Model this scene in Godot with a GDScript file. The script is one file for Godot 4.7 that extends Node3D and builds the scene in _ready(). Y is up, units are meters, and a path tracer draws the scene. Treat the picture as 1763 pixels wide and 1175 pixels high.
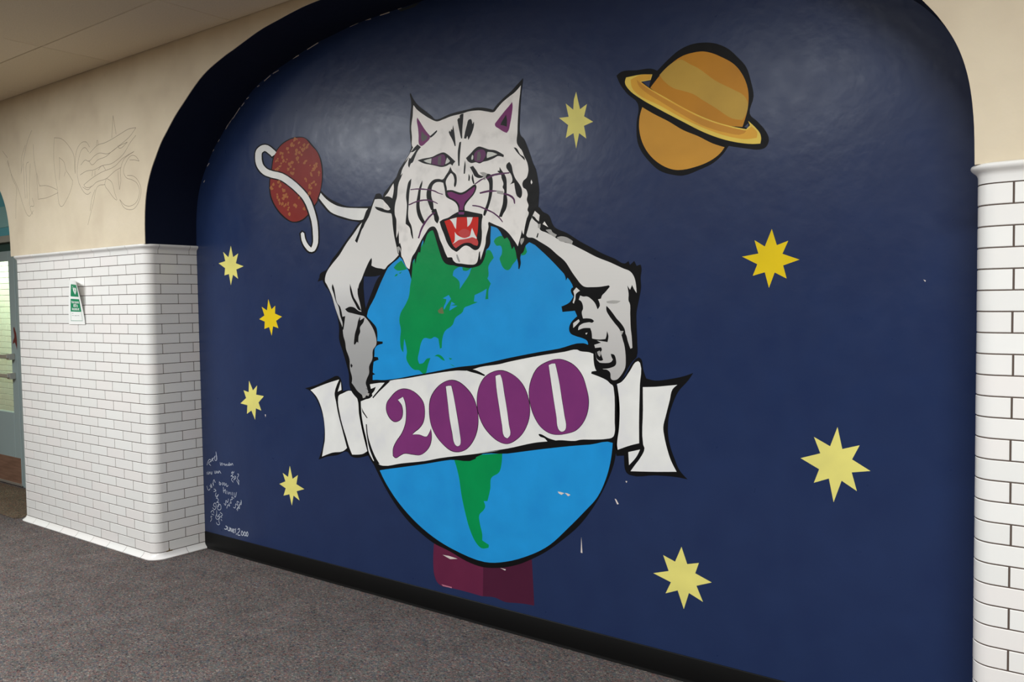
extends Node3D
# A corridor wall of white glazed brick piers and cream plaster arches; the nearer arch is a shallow niche painted with a mural.
# World: x runs along the wall, y is up, z comes out of the wall towards the camera. z = 0 is the face of the piers.

const NICHE := 0.347        # depth of the painted niche
const SPRING := 1.933       # top of the brick dado, where the arches start
const CEIL := 3.062
const SPAN := 4.466         # width of the niche
const COURSE := 0.0613
const BRICK := 0.209
const PIER_END := -1.78     # far end of the brick pier on the left

var mats := {}
var tex := {}
var taken := {}
var rng := RandomNumberGenerator.new()


func _ready() -> void:
	rng.seed = 41
	camera_and_air()
	lamps()
	make_textures()
	make_materials()
	floor_and_ceiling()
	plaster_arches()
	brick_piers()
	doorway()
	vestibule()
	outer_walls()
	aed_sign()
	pencil_sketch()
	mural()


# ---------------------------------------------------------------- camera, air, lamps
func camera_and_air() -> void:
	var cam := Camera3D.new()
	cam.name = "camera"
	cam.fov = 43.0373
	cam.near = 0.05
	cam.transform = Transform3D(Basis(Vector3(0.7943, -0.0136, -0.6074), Vector3(-0.0171, 0.9989, -0.0447), Vector3(0.6073, 0.0459, 0.7931)).orthonormalized(), Vector3(4.9317, 1.5569, 2.8178))
	add_child(cam)
	var env := Environment.new()
	env.background_mode = Environment.BG_COLOR
	env.background_color = Color(0.02, 0.02, 0.02)
	env.tonemap_mode = Environment.TONE_MAPPER_LINEAR
	env.tonemap_exposure = 1.14
	env.sdfgi_enabled = true
	env.ssao_enabled = true
	env.ssil_enabled = true
	var we := WorldEnvironment.new()
	we.name = "air"
	we.environment = env
	add_child(we)


# each ceiling lamp: right end and middle of its 1.2 x 0.6 m opening, and its strength (tuned lamp by lamp to balance the light)
const LAMPS := [[-3.965, 2.565, 1.6], [-0.29, 1.955, 4.2], [-0.29, 2.565, 4.7], [0.935, 2.565, 6.5], [3.385, 2.565, 4.0], [5.835, 2.565, 15.5]]  # the last lamp is added out of view to brighten the piers

func lamps() -> void:
	for p in LAMPS:
		var l := AreaLight3D.new()
		l.name = "lamp_light"
		l.area_size = Vector2(1.16, 0.55)
		l.light_energy = p[2]
		l.light_color = Color(0.965, 0.985, 1.0)
		l.shadow_enabled = true
		l.area_range = 20.0
		l.area_attenuation = 2.0
		l.position = Vector3(p[0] - 0.6125, CEIL - 0.02, p[1])
		l.rotation_degrees = Vector3(-90, 0, 0)
		add_child(l, true)
	var v := AreaLight3D.new()      # daylight bright vestibule behind the door
	v.name = "vestibule_light"
	v.area_size = Vector2(1.9, 0.4)
	v.light_energy = 5.6
	v.light_color = Color(0.92, 1.0, 0.84)
	v.shadow_enabled = true
	v.position = Vector3(-4.6, 2.56, -0.8)
	v.rotation_degrees = Vector3(-90, 0, 0)
	add_child(v, true)


# ---------------------------------------------------------------- helpers
func tag(o: Node, label := "", category := "", group := "", kind := "") -> void:
	if label: o.set_meta("label", label)
	if category: o.set_meta("category", category)
	if group: o.set_meta("group", group)
	if kind: o.set_meta("kind", kind)


func numbered(called: String, parent: Node) -> String:
	var key := str(parent.get_instance_id()) + called
	var n: int = taken.get(key, 0)
	taken[key] = n + 1
	return called if n == 0 else "%s_%03d" % [called, n]


func base(called: String, at := Vector3.ZERO) -> Node3D:
	var o := Node3D.new()
	o.name = numbered(called, self)
	o.position = at
	add_child(o)
	return o


func put(called: String, mesh: Mesh, mat: Material, parent: Node = self, at := Vector3.ZERO) -> MeshInstance3D:
	var o := MeshInstance3D.new()
	o.name = numbered(called, parent)
	o.mesh = mesh
	if mat: o.material_override = mat
	o.position = at
	parent.add_child(o, true)
	return o


func col(r: int, g: int, b: int) -> Color:
	return Color(r / 255.0, g / 255.0, b / 255.0)


func tri(st: SurfaceTool, a: Vector3, b: Vector3, c: Vector3, n: Vector3) -> void:
	# front faces run clockwise seen from the side the normal points to
	var q := [a, b, c]
	if (b - a).cross(c - a).dot(n) > 0.0: q = [a, c, b]
	for p: Vector3 in q:
		st.set_normal(n)
		st.set_uv(Vector2(p.x, p.y) if absf(n.z) > 0.5 else Vector2(p.x, p.z) if absf(n.y) > 0.5 else Vector2(p.z, p.y))
		st.add_vertex(p)


func quad(st: SurfaceTool, a: Vector3, b: Vector3, c: Vector3, d: Vector3, n: Vector3) -> void:
	tri(st, a, b, c, n)
	tri(st, a, c, d, n)


func start() -> SurfaceTool:
	var st := SurfaceTool.new()
	st.begin(Mesh.PRIMITIVE_TRIANGLES)
	return st


func add_box(st: SurfaceTool, lo: Vector3, hi: Vector3, ch := 0.0) -> void:
	# a box with chamfered edges
	var c := (lo + hi) / 2.0
	var h := (hi - lo) / 2.0
	for ax in 3:
		for s in [-1.0, 1.0]:
			var n := Vector3.ZERO
			n[ax] = s
			var u := (ax + 1) % 3
			var v := (ax + 2) % 3
			var pts := []
			for k in [[-1, -1], [1, -1], [1, 1], [-1, 1]]:
				var p := c
				p[ax] += s * h[ax]
				p[u] += k[0] * (h[u] - ch)
				p[v] += k[1] * (h[v] - ch)
				pts.append(p)
			quad(st, pts[0], pts[1], pts[2], pts[3], n)
			if ch > 0.0 and s > 0.0:
				pass
	if ch <= 0.0: return
	for ax in 3:
		var u := (ax + 1) % 3
		var v := (ax + 2) % 3
		for su in [-1.0, 1.0]:
			for sv in [-1.0, 1.0]:
				var n := Vector3.ZERO
				n[u] = su
				n[v] = sv
				n = n.normalized()
				var pts := []
				for k in [[-1, 0], [1, 0], [1, 1], [-1, 1]]:
					var p := c
					p[ax] += k[0] * (h[ax] - ch)
					p[u] += su * (h[u] - (ch if k[1] == 0 else 0.0))
					p[v] += sv * (h[v] - (0.0 if k[1] == 0 else ch))
					pts.append(p)
				quad(st, pts[0], pts[1], pts[2], pts[3], n)
	for sx in [-1.0, 1.0]:
		for sy in [-1.0, 1.0]:
			for sz in [-1.0, 1.0]:
				var s := Vector3(sx, sy, sz)
				tri(st, c + s * Vector3(h.x, h.y - ch, h.z - ch), c + s * Vector3(h.x - ch, h.y, h.z - ch), c + s * Vector3(h.x - ch, h.y - ch, h.z), s.normalized())


func box(lo: Vector3, hi: Vector3, ch := 0.0) -> ArrayMesh:
	var st := start()
	add_box(st, lo, hi, ch)
	return st.commit()


func sweep(path: Array, profile: Array, ends := true) -> ArrayMesh:
	# path: [Vector2 place (x, z), Vector2 outward normal, pull-in]; profile: Vector2(outwards, up), from bottom to top
	var st := start()
	var flat := []
	for j in profile.size() - 1:
		var e: Vector2 = profile[j + 1] - profile[j]
		flat.append(Vector2(e.y, -e.x).normalized())
	for i in path.size() - 1:
		for j in profile.size() - 1:
			var lo: Vector2 = flat[j]
			var hi: Vector2 = flat[j]
			if j > 0 and flat[j].dot(flat[j - 1]) > 0.75: lo = (flat[j] + flat[j - 1]).normalized()
			if j < flat.size() - 1 and flat[j].dot(flat[j + 1]) > 0.75: hi = (flat[j] + flat[j + 1]).normalized()
			var v := []
			for k in [[i, j], [i + 1, j], [i + 1, j + 1], [i, j + 1]]:
				var s: Array = path[k[0]]
				var q: Vector2 = profile[k[1]]
				var xz: Vector2 = s[0] + s[1] * (q.x - s[2])
				var pn := lo if k[1] == j else hi
				var n3 := Vector3(s[1].x * pn.x, pn.y, s[1].y * pn.x).normalized()
				v.append([Vector3(xz.x, q.y, xz.y), n3])
			var face: Vector3 = v[0][1] + v[1][1]
			for t in [[0, 1, 2], [0, 2, 3]]:
				var a: Vector3 = v[t[0]][0]
				var b: Vector3 = v[t[1]][0]
				var c: Vector3 = v[t[2]][0]
				var order := [t[0], t[1], t[2]]
				if (b - a).cross(c - a).dot(face) > 0.0: order = [t[0], t[2], t[1]]
				for k in order:
					st.set_normal(v[k][1])
					st.set_uv(Vector2(v[k][0].x + v[k][0].z, v[k][0].y))
					st.add_vertex(v[k][0])
	if ends:
		for i in [0, path.size() - 1]:
			var s: Array = path[i]
			var o: Array = path[1 if i == 0 else i - 1]
			var d: Vector2 = (s[0] - o[0]).normalized()
			var n := Vector3(d.x, 0, d.y)
			var ring := PackedVector2Array()
			for q: Vector2 in profile: ring.append(q * 1000.0)
			var ids := Geometry2D.triangulate_polygon(ring)
			for j in range(0, ids.size(), 3):
				var pts := []
				for k in 3:
					var q: Vector2 = profile[ids[j + k]]
					var xz: Vector2 = s[0] + s[1] * (q.x - s[2])
					pts.append(Vector3(xz.x, q.y, xz.y))
				tri(st, pts[0], pts[1], pts[2], n)
	return st.commit()


func rounded(pts: PackedVector2Array, closed := true, steps := 4, sharp := 0.55) -> PackedVector2Array:
	# a curve through the points; sharp turns stay corners
	var n := pts.size()
	var out := PackedVector2Array()
	var tang := []
	for i in n:
		var a := pts[(i - 1 + n) % n] if closed or i > 0 else pts[i]
		var b := pts[(i + 1) % n] if closed or i < n - 1 else pts[i]
		var u := (pts[i] - a).normalized()
		var v := (b - pts[i]).normalized()
		tang.append((u + v).normalized() if u.dot(v) > sharp else Vector2.ZERO)
	for i in (n if closed else n - 1):
		var p := pts[i]
		var q := pts[(i + 1) % n]
		var l := p.distance_to(q)
		var t0: Vector2 = tang[i] * l
		var t1: Vector2 = tang[(i + 1) % n] * l
		if tang[i] == Vector2.ZERO and tang[(i + 1) % n] == Vector2.ZERO:
			out.append(p)
			continue
		for k in steps:
			var t := float(k) / steps
			var t2 := t * t
			var t3 := t2 * t
			out.append(p * (2 * t3 - 3 * t2 + 1) + t0 * (t3 - 2 * t2 + t) + q * (3 * t2 - 2 * t3) + t1 * (t3 - t2))
	if not closed: out.append(pts[n - 1])
	return out


func pairs(flat: Array) -> PackedVector2Array:
	var pts := PackedVector2Array()
	for i in range(0, flat.size() - 1, 2): pts.append(Vector2(flat[i], flat[i + 1]))
	return pts


func clean(pts: PackedVector2Array) -> Array:
	var out := []
	if Geometry2D.is_polygon_clockwise(pts): pts.reverse()
	for q: PackedVector2Array in Geometry2D.offset_polygon(pts, 0.04):
		if not Geometry2D.is_polygon_clockwise(q): out.append(q)
	return out


func flat_layer(mesh: ArrayMesh, polys: Array, z: float, mat: Material) -> void:
	# polys are in millimetres on the wall; one layer of paint becomes one surface
	var st := start()
	for q: PackedVector2Array in polys:
		z += 0.0000015     # later dabs lie over earlier ones
		var ids := Geometry2D.triangulate_polygon(q)
		for i in range(0, ids.size(), 3):
			var v := []
			for k in 3: v.append(Vector3(q[ids[i + k]].x * 0.001, q[ids[i + k]].y * 0.001, z))
			tri(st, v[0], v[1], v[2], Vector3(0, 0, 1))
	st.set_material(mat)
	st.commit(mesh)


func fill(mat: String, level: int, smooth: int, flat: Array) -> Array:
	var pts := pairs(flat)
	return [mat, level, clean(rounded(pts) if smooth else pts)]


func pen(mat: String, level: int, width: float, flat: Array) -> Array:
	# laid down in short overlapping strokes, so that loops stay open
	var out := []
	var line := rounded(pairs(flat), false, 4, -0.75)
	var i := 0
	while i < line.size() - 1:
		var some := line.slice(i, mini(i + 7, line.size()))
		for q: PackedVector2Array in Geometry2D.offset_polyline(some, width / 2.0, Geometry2D.JOIN_ROUND, Geometry2D.END_ROUND):
			if not Geometry2D.is_polygon_clockwise(q): out.append(q)
		i += 6
	return [mat, level, out]


func blots(mat: String, level: int, flat: Array) -> Array:
	# dabbed patches of a second colour
	var out := []
	for p in pairs(flat):
		for d in 3:
			var c := p + Vector2(rng.randf_range(-18, 18), rng.randf_range(-16, 16))
			var r := rng.randf_range(6, 15)
			var q := PackedVector2Array()
			for k in 9:
				var a := TAU * k / 9.0
				q.append(c + Vector2(cos(a), sin(a) * 0.75) * r * rng.randf_range(0.6, 1.25))
			out.append_array(clean(rounded(q)))
	return [mat, level, out]


const PAINT := 0.00006      # thickness of one coat

func paint(parent: Node, called: String, label: String, layers: Array) -> MeshInstance3D:
	var mesh := ArrayMesh.new()
	for i in layers.size(): flat_layer(mesh, layers[i][2], PAINT * layers[i][1] + 0.000001 * i, mats[layers[i][0]])
	var o := put(called, mesh, null, parent)
	if label: tag(o, label)
	return o


# ---------------------------------------------------------------- textures and materials
func noise(seed_: int, freq: float, octaves := 4, kind := FastNoiseLite.TYPE_SIMPLEX_SMOOTH) -> FastNoiseLite:
	var f := FastNoiseLite.new()
	f.seed = seed_
	f.frequency = freq
	f.noise_type = kind
	f.fractal_octaves = octaves
	return f


func noise_tex(f: FastNoiseLite, size: int, ramp: Gradient = null, bump := 0.0) -> NoiseTexture2D:
	var t := NoiseTexture2D.new()
	t.width = size
	t.height = size
	t.seamless = true
	t.noise = f
	t.color_ramp = ramp
	if bump > 0.0:
		t.as_normal_map = true
		t.bump_strength = bump
	return t


func ramp(stops: Array) -> Gradient:
	var g := Gradient.new()
	var offs := PackedFloat32Array()
	var cols := PackedColorArray()
	for s in stops:
		offs.append(s[0])
		cols.append(s[1])
	g.offsets = offs
	g.colors = cols
	return g


func carpet_image() -> ImageTexture:
	# looped yarn in mixed greys, browns, brick and slate; loops of one yarn lie in short rows
	var n := 640
	var yarn := [[98, 91, 88], [110, 102, 97], [84, 78, 77], [122, 111, 104], [93, 94, 90], [108, 84, 80], [80, 81, 88], [134, 127, 119], [58, 53, 54], [98, 102, 97], [110, 92, 89], [87, 77, 85]]
	var im := Image.create_empty(n, n, false, Image.FORMAT_RGB8)
	var r := RandomNumberGenerator.new()
	r.seed = 7
	var patch := noise(3, 0.010, 3)
	var pick := noise(5, 0.11, 2)
	for y in range(0, n, 2):
		var x := 0
		while x < n:
			var run := r.randi_range(1, 2) * 2
			var c: Array = yarn[r.randi() % yarn.size()]
			var w := pick.get_noise_2d(x, y)
			if w > 0.18: c = yarn[[5, 10, 3][r.randi() % 3]]
			if w < -0.22: c = yarn[[6, 9, 4][r.randi() % 3]]
			if r.randf() < 0.3: c = yarn[0]
			var f := 1.0 + 0.10 * patch.get_noise_2d(x, y)
			for dx in mini(run, n - x):
				for dy in 2:
					var g := f * r.randf_range(0.70, 1.26)
					im.set_pixel(x + dx, y + dy, Color(c[0] * g / 255.0, c[1] * g / 255.0, c[2] * g / 255.0))
			x += run
	return ImageTexture.create_from_image(im)


func make_textures() -> void:
	tex.carpet = carpet_image()
	tex.brush = noise_tex(noise(11, 0.02, 4), 512, null, 3.0)
	tex.paint_tone = noise_tex(noise(12, 0.006, 4), 512, ramp([[0.0, Color(0.93, 0.93, 0.95)], [0.5, Color(0.97, 0.97, 0.97)], [1.0, Color(1, 1, 1)]]))
	tex.fur_tone = noise_tex(noise(19, 0.012, 4), 512, ramp([[0.0, Color(0.90, 0.90, 0.90)], [0.4, Color(0.98, 0.98, 0.98)], [1.0, Color(1, 1, 1)]]))
	tex.paint_rough = noise_tex(noise(17, 0.012, 4), 512, ramp([[0.0, Color(0.80, 0.80, 0.80)], [1.0, Color(1, 1, 1)]]))
	tex.plaster = noise_tex(noise(13, 0.03, 5), 512, null, 2.0)
	tex.plaster_tone = noise_tex(noise(14, 0.004, 4), 512, ramp([[0.0, Color(0.93, 0.92, 0.91)], [0.55, Color(0.98, 0.98, 0.97)], [1.0, Color(1, 1, 1)]]))
	tex.tile = noise_tex(noise(15, 0.09, 4), 512, ramp([[0.0, Color(0.94, 0.94, 0.94)], [0.45, Color(0.98, 0.98, 0.98)], [1.0, Color(1, 1, 1)]]))
	tex.glaze = noise_tex(noise(16, 0.01, 3), 256, null, 1.2)
	tex.wood = noise_tex(noise(18, 0.02, 4), 256, ramp([[0.0, Color(0.80, 0.78, 0.76)], [1.0, Color(1, 1, 1)]]))


func mat(called: String, c: Color, rough: float, spec := 0.5, metal := 0.0) -> StandardMaterial3D:
	var m := StandardMaterial3D.new()
	m.resource_name = called
	m.albedo_color = c
	m.roughness = rough
	m.metallic_specular = spec
	m.metallic = metal
	mats[called] = m
	return m


func paint_mat(called: String, c: Color, rough := 0.38) -> StandardMaterial3D:
	var m := mat(called, c, rough, 0.25 if called == "ink" else 0.42 if called in ["fur", "white", "navy"] else 0.3)
	m.albedo_texture = tex.fur_tone if called == "fur" else tex.paint_tone
	m.normal_enabled = true
	m.normal_texture = tex.brush
	m.normal_scale = 0.10
	m.uv1_scale = Vector3(1.2, 1.2, 1.2)
	return m


func graded(called: String, y0: float, y1: float, stops: Array) -> void:
	# fur brushed from white to grey down the limb
	var m := mat(called, Color.WHITE, 0.38, 0.42)
	var t := GradientTexture2D.new()
	t.width = 8
	t.height = 256
	t.fill_from = Vector2(0, 0)
	t.fill_to = Vector2(0, 1)
	t.gradient = ramp(stops)
	m.albedo_texture = t
	m.texture_repeat = false
	# v runs with y; the texture's first row is y0
	m.uv1_scale = Vector3(0.001, 1.0 / (y1 - y0), 1)
	m.uv1_offset = Vector3(0.5, -y0 / (y1 - y0), 0)


func make_materials() -> void:
	for k in PAINTS: paint_mat(k, col(PAINTS[k][0], PAINTS[k][1], PAINTS[k][2]))
	graded("fur_body", BODY_LOW, BODY_HIGH, [[0.0, col(158, 158, 158)], [0.35, col(172, 172, 171)], [0.6, col(196, 195, 194)], [0.8, col(222, 221, 218)], [1.0, col(228, 226, 222)]])
	graded("fur_limb", LIMB_LOW, LIMB_HIGH, [[0.0, col(186, 184, 182)], [0.4, col(205, 203, 200)], [0.75, col(218, 216, 212)], [1.0, col(226, 224, 220)]])
	var navy: StandardMaterial3D = mats.navy
	navy.roughness = 0.34
	navy.roughness_texture = tex.paint_rough
	navy.metallic_specular = 0.42
	for i in 5:
		var t: Array = [[235, 233, 229], [233, 231, 227], [236, 235, 231], [232, 231, 227], [235, 231, 227]][i]
		var g := mat("glaze_%d" % i, col(t[0], t[1], t[2]), 0.22, 0.5)
		g.normal_enabled = true
		g.normal_texture = tex.glaze
		g.normal_scale = 0.12
		g.uv1_triplanar = true
		g.uv1_world_triplanar = true
		g.uv1_scale = Vector3(3, 3, 3)
	paint_mat("navy_shaded", col(14, 22, 44), 0.6)  # niche navy darkened to carry the shade under the arch
	mat("mortar", col(92, 80, 73), 0.95, 0.2)
	mat("crack", col(104, 84, 48), 0.95, 0.2)
	var p := mat("plaster", col(219, 205, 181), 0.78, 0.35)
	p.albedo_texture = tex.plaster_tone
	p.normal_enabled = true
	p.normal_texture = tex.plaster
	p.normal_scale = 0.25
	p.uv1_scale = Vector3(0.9, 0.9, 0.9)
	mat("dado", col(72, 60, 52), 0.6, 0.3)  # dark tone chosen to dim reflections in the mural
	var w := mat("plain_wall", col(226, 206, 174), 0.8, 0.3)
	w.albedo_texture = tex.plaster_tone
	var c := mat("carpet", Color(0.955, 0.955, 0.955), 0.97, 0.1)
	c.albedo_texture = tex.carpet
	c.uv1_scale = Vector3(1.0 / 1.75, 1.0 / 1.75, 1)
	c.heightmap_enabled = false
	var c2 := mat("carpet_mat", Color(0.98, 0.93, 0.82), 0.97, 0.1)
	c2.albedo_texture = tex.carpet
	c2.uv1_scale = Vector3(0.62, 0.62, 1)
	for i in 3:
		var t: Array = [[226, 211, 184], [222, 207, 180], [229, 214, 188]][i]
		var cm := mat("ceiling_%d" % i, col(t[0], t[1], t[2]), 0.95, 0.2)
		cm.albedo_texture = tex.tile
		cm.uv1_scale = Vector3(2.0, 2.0, 2.0)
	mat("seam", col(70, 62, 55), 0.95, 0.1)
	var b := mat("vinyl", col(11, 11, 11), 0.45, 0.28)
	b.normal_enabled = true
	b.normal_texture = tex.glaze
	b.normal_scale = 0.15
	mat("door_paint", col(150, 166, 166), 0.5, 0.4)
	mat("door_dark", col(50, 76, 70), 0.6, 0.3)
	mat("frame_grey", col(160, 158, 146), 0.6, 0.3)
	mat("teal", col(96, 168, 178), 0.6, 0.3)
	mat("teal_pale", col(140, 186, 184), 0.6, 0.3)
	mat("rust", col(104, 50, 44), 0.7, 0.3)
	mat("steel", col(196, 192, 184), 0.35, 0.5, 0.7)
	var k := mat("kick", col(138, 106, 88), 0.55, 0.4)
	k.albedo_texture = tex.wood
	k.uv1_scale = Vector3(0.6, 8.0, 1)
	var gl := mat("glass", Color(0.96, 1.0, 0.97, 0.06), 0.02, 0.5)
	gl.transparency = BaseMaterial3D.TRANSPARENCY_ALPHA
	mat("paper", col(238, 238, 234), 0.45, 0.4)
	mat("sign_green", col(0, 132, 88), 0.45, 0.4)
	mat("sign_ink", col(120, 128, 128), 0.6, 0.3)
	mat("pencil", col(138, 126, 110), 0.9, 0.2)
	mat("troffer_frame", col(225, 222, 214), 0.5, 0.4)
	var e := mat("diffuser", col(240, 238, 230), 0.6, 0.3)
	e.emission_enabled = true
	e.emission = Color(1.0, 0.965, 0.90)
	e.emission_energy_multiplier = 1.5


# ---------------------------------------------------------------- floor and ceiling
func floor_and_ceiling() -> void:
	var st := start()
	add_box(st, Vector3(-6.6, -0.12, -1.7), Vector3(8.2, 0.0, 5.35))
	var f := put("floor", st.commit(), mats.carpet)
	tag(f, "grey brown flecked loop carpet along the corridor", "floor", "", "structure")
	var m := put("floor_mat", box(Vector3(-5.9, 0.0, -0.47), Vector3(-1.84, 0.006, 0.035), 0.002), mats.carpet_mat)
	tag(m, "tan entrance matting laid in the doorway recess", "mat", "", "structure")
	var c := put("ceiling", box(Vector3(-6.6, CEIL + 0.018, -0.02), Vector3(8.2, CEIL + 0.12, 5.35)), mats.seam)
	tag(c, "beige panel ceiling with thin dark seams", "ceiling", "", "structure")
	var rows := [[0.003, 0.43], [0.43, 1.04], [1.04, 1.65], [1.65, 2.26], [2.26, 2.87], [2.87, 3.48], [3.48, 4.09], [4.09, 4.70], [4.70, 5.20]]
	var shared := {}
	for i in range(-5, 8):
		var x1 := -0.29 + 1.225 * i
		for r in rows.size():
			var lit := false
			var which := 0
			for k in LAMPS.size():
				if absf((rows[r][0] + rows[r][1]) / 2 - LAMPS[k][1]) < 0.01 and absf(x1 - LAMPS[k][0]) < 0.05:
					lit = true
					which = k
			var a: float = rows[r][0]
			var b: float = rows[r][1]
			if lit:
				var t := base("ceiling_lamp", Vector3(x1 - 0.6125, CEIL, (a + b) / 2))
				tag(t, ["flush ceiling lamp above the doorway end of the corridor", "flush ceiling lamp of the side-by-side group, the one nearest the mural wall", "flush ceiling lamp of the side-by-side group, farther out and nearer the doorway", "flush ceiling lamp of the side-by-side group, the one across from the globe", "flush ceiling lamp across from the ringed planet", "added unseen flush ceiling lamp past the near brick pier, brightening the piers"][which], "lamp", "corridor ceiling lamps")
				var fr := start()
				for s in [-1.0, 1.0]:
					add_box(fr, Vector3(-0.608, -0.004, s * 0.29 - 0.014), Vector3(0.608, 0.02, s * 0.29 + 0.014), 0.002)
					add_box(fr, Vector3(s * 0.594 - 0.014, -0.004, -0.276), Vector3(s * 0.594 + 0.014, 0.02, 0.276), 0.002)
				put("frame", fr.commit(), mats.troffer_frame, t)
				put("diffuser", box(Vector3(-0.58, 0.0, -0.276), Vector3(0.58, 0.012, 0.276)), mats.diffuser, t)
				continue
			var key := "%.3f" % (b - a)
			if not shared.has(key): shared[key] = box(Vector3(-1.2215, 0, 0.002), Vector3(-0.0025, 0.019, b - a - 0.002), 0.0035)
			put("panel", shared[key], mats["ceiling_%d" % rng.randi_range(0, 2)], c, Vector3(x1, CEIL + rng.randf_range(0.0, 0.0012), a))


# ---------------------------------------------------------------- plaster with two arches
const ARCH := [0.0, 1.933, 0.004, 2.07, 0.02, 2.19, 0.05, 2.285, 0.10, 2.375, 0.14, 2.428, 0.21, 2.513, 0.28, 2.575, 0.36, 2.643, 0.43, 2.692, 0.65, 2.828, 0.85, 2.895, 0.93, 2.914, 1.17, 2.972, 1.28, 2.988, 1.5, 3.015, 1.63, 3.022, 1.98, 3.031, 2.233, 3.033]

func arch_curve(x0: float, x1: float) -> PackedVector2Array:
	# from the left springing over the crown to the right springing
	var half := rounded(pairs(ARCH), false, 6)
	var out := PackedVector2Array()
	for p in half: out.append(Vector2(x0 + p.x, p.y))
	for i in range(half.size() - 2, -1, -1): out.append(Vector2(x1 - half[i].x, half[i].y))
	return out


func plaster_arches() -> void:
	var left := arch_curve(PIER_END - 0.045 - SPAN, PIER_END - 0.045)
	var right := arch_curve(0.0, SPAN)
	var outline := PackedVector2Array([Vector2(-6.6, SPRING)])
	outline.append_array(left)
	outline.append_array(right)
	outline.append_array(PackedVector2Array([Vector2(8.2, SPRING), Vector2(8.2, CEIL + 0.02), Vector2(-6.6, CEIL + 0.02)]))
	var mesh := ArrayMesh.new()
	var st := start()
	var ids := Geometry2D.triangulate_polygon(outline)
	for i in range(0, ids.size(), 3):
		var v := []
		for k in 3: v.append(Vector3(outline[ids[i + k]].x, outline[ids[i + k]].y, 0.0))
		tri(st, v[0], v[1], v[2], Vector3(0, 0, 1))
		for k in 3: v[k].z = -NICHE
		tri(st, v[0], v[1], v[2], Vector3(0, 0, -1))
	for seg in [[-6.6, left[0].x], [left[left.size() - 1].x, 0.0], [SPAN, 8.2]]:
		quad(st, Vector3(seg[0], SPRING, 0), Vector3(seg[1], SPRING, 0), Vector3(seg[1], SPRING, -NICHE), Vector3(seg[0], SPRING, -NICHE), Vector3.DOWN)
	soffit(st, left, 0.0, -NICHE)
	soffit(st, right, 0.0, -0.004)
	st.set_material(mats.plaster)
	st.commit(mesh)
	var w := put("wall_corridor", mesh, null)
	tag(w, "cream plaster wall with arches above the glazed brick dado", "wall", "", "structure")
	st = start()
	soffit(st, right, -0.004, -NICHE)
	var s := put("trim_1", st.commit(), mats.navy_shaded)
	tag(s, "navy underside of the mural arch, its shade put into a darker colour", "arch", "", "structure")
	var bw := put("wall_niche", box(Vector3(-0.15, -0.05, -NICHE - 0.15), Vector3(SPAN + 0.15, CEIL + 0.02, -NICHE)), mats.navy)
	tag(bw, "navy blue painted back wall of the arched niche", "wall", "", "structure")
	# black vinyl cove base along the niche
	var prof := [Vector2(0.010, 0.0), Vector2(0.0092, 0.003), Vector2(0.0062, 0.008), Vector2(0.005, 0.014), Vector2(0.005, 0.103), Vector2(0.003, 0.1055), Vector2(0.0, 0.106)]
	var bb := put("baseboard_niche", sweep([[Vector2(0.003, -NICHE), Vector2(0, 1), 0.0], [Vector2(SPAN - 0.003, -NICHE), Vector2(0, 1), 0.0]], prof), mats.vinyl)
	tag(bb, "black vinyl base strip under the mural", "baseboard", "", "structure")


func soffit(st: SurfaceTool, c: PackedVector2Array, z0: float, z1: float) -> void:
	for i in c.size() - 1:
		var t0 := (c[i + 1] - c[maxi(i - 1, 0)]).normalized()
		var t1 := (c[mini(i + 2, c.size() - 1)] - c[i]).normalized()
		var n := [Vector3(t0.y, -t0.x, 0), Vector3(t1.y, -t1.x, 0)]
		var v := [Vector3(c[i].x, c[i].y, z0), Vector3(c[i + 1].x, c[i + 1].y, z0), Vector3(c[i + 1].x, c[i + 1].y, z1), Vector3(c[i].x, c[i].y, z1)]
		for t in [[0, 1, 2], [0, 2, 3]]:
			var o: Array = t
			if (v[t[1]] - v[t[0]]).cross(v[t[2]] - v[t[0]]).dot(n[0]) > 0.0: o = [t[0], t[2], t[1]]
			for k in o:
				st.set_normal(n[0] if k in [0, 3] else n[1])
				st.set_uv(Vector2(v[k].x, v[k].z))
				st.add_vertex(v[k])


# ---------------------------------------------------------------- glazed brick piers
const BULL := 0.062         # radius of the bullnose corners

func corner_path(corner: Vector2, sx: float, front: float, side: float) -> Array:
	# plan of a bullnose corner; sx = 1 when the pier lies on the -x side of the corner
	var out := []
	var cut := 0.0012
	out.append([corner + Vector2(-sx * front, 0), Vector2(0, 1), cut])
	out.append([corner + Vector2(-sx * (front - cut), 0), Vector2(0, 1), 0.0])
	for k in 11:
		var a := PI / 2 * k / 10.0
		var n := Vector2(sx * sin(a), cos(a))
		out.append([corner + Vector2(-sx * BULL, -BULL) + n * BULL, n, 0.0])
	out.append([corner + Vector2(0, -(side - cut)), Vector2(sx, 0), 0.0])
	out.append([corner + Vector2(0, -side), Vector2(sx, 0), cut])
	return out


func straight_path(a: Vector2, b: Vector2, n: Vector2) -> Array:
	var cut := 0.0012
	var d := (b - a).normalized()
	return [[a, n, cut], [a + d * cut, n, 0.0], [b - d * cut, n, 0.0], [b, n, cut]]


func brick_profile(y: float, h: float, out := 0.0) -> Array:
	return [Vector2(-0.008, y), Vector2(-0.0016 + out, y), Vector2(out, y + 0.0016), Vector2(out, y + h - 0.0016), Vector2(-0.0016 + out, y + h), Vector2(-0.008, y + h)]


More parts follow.
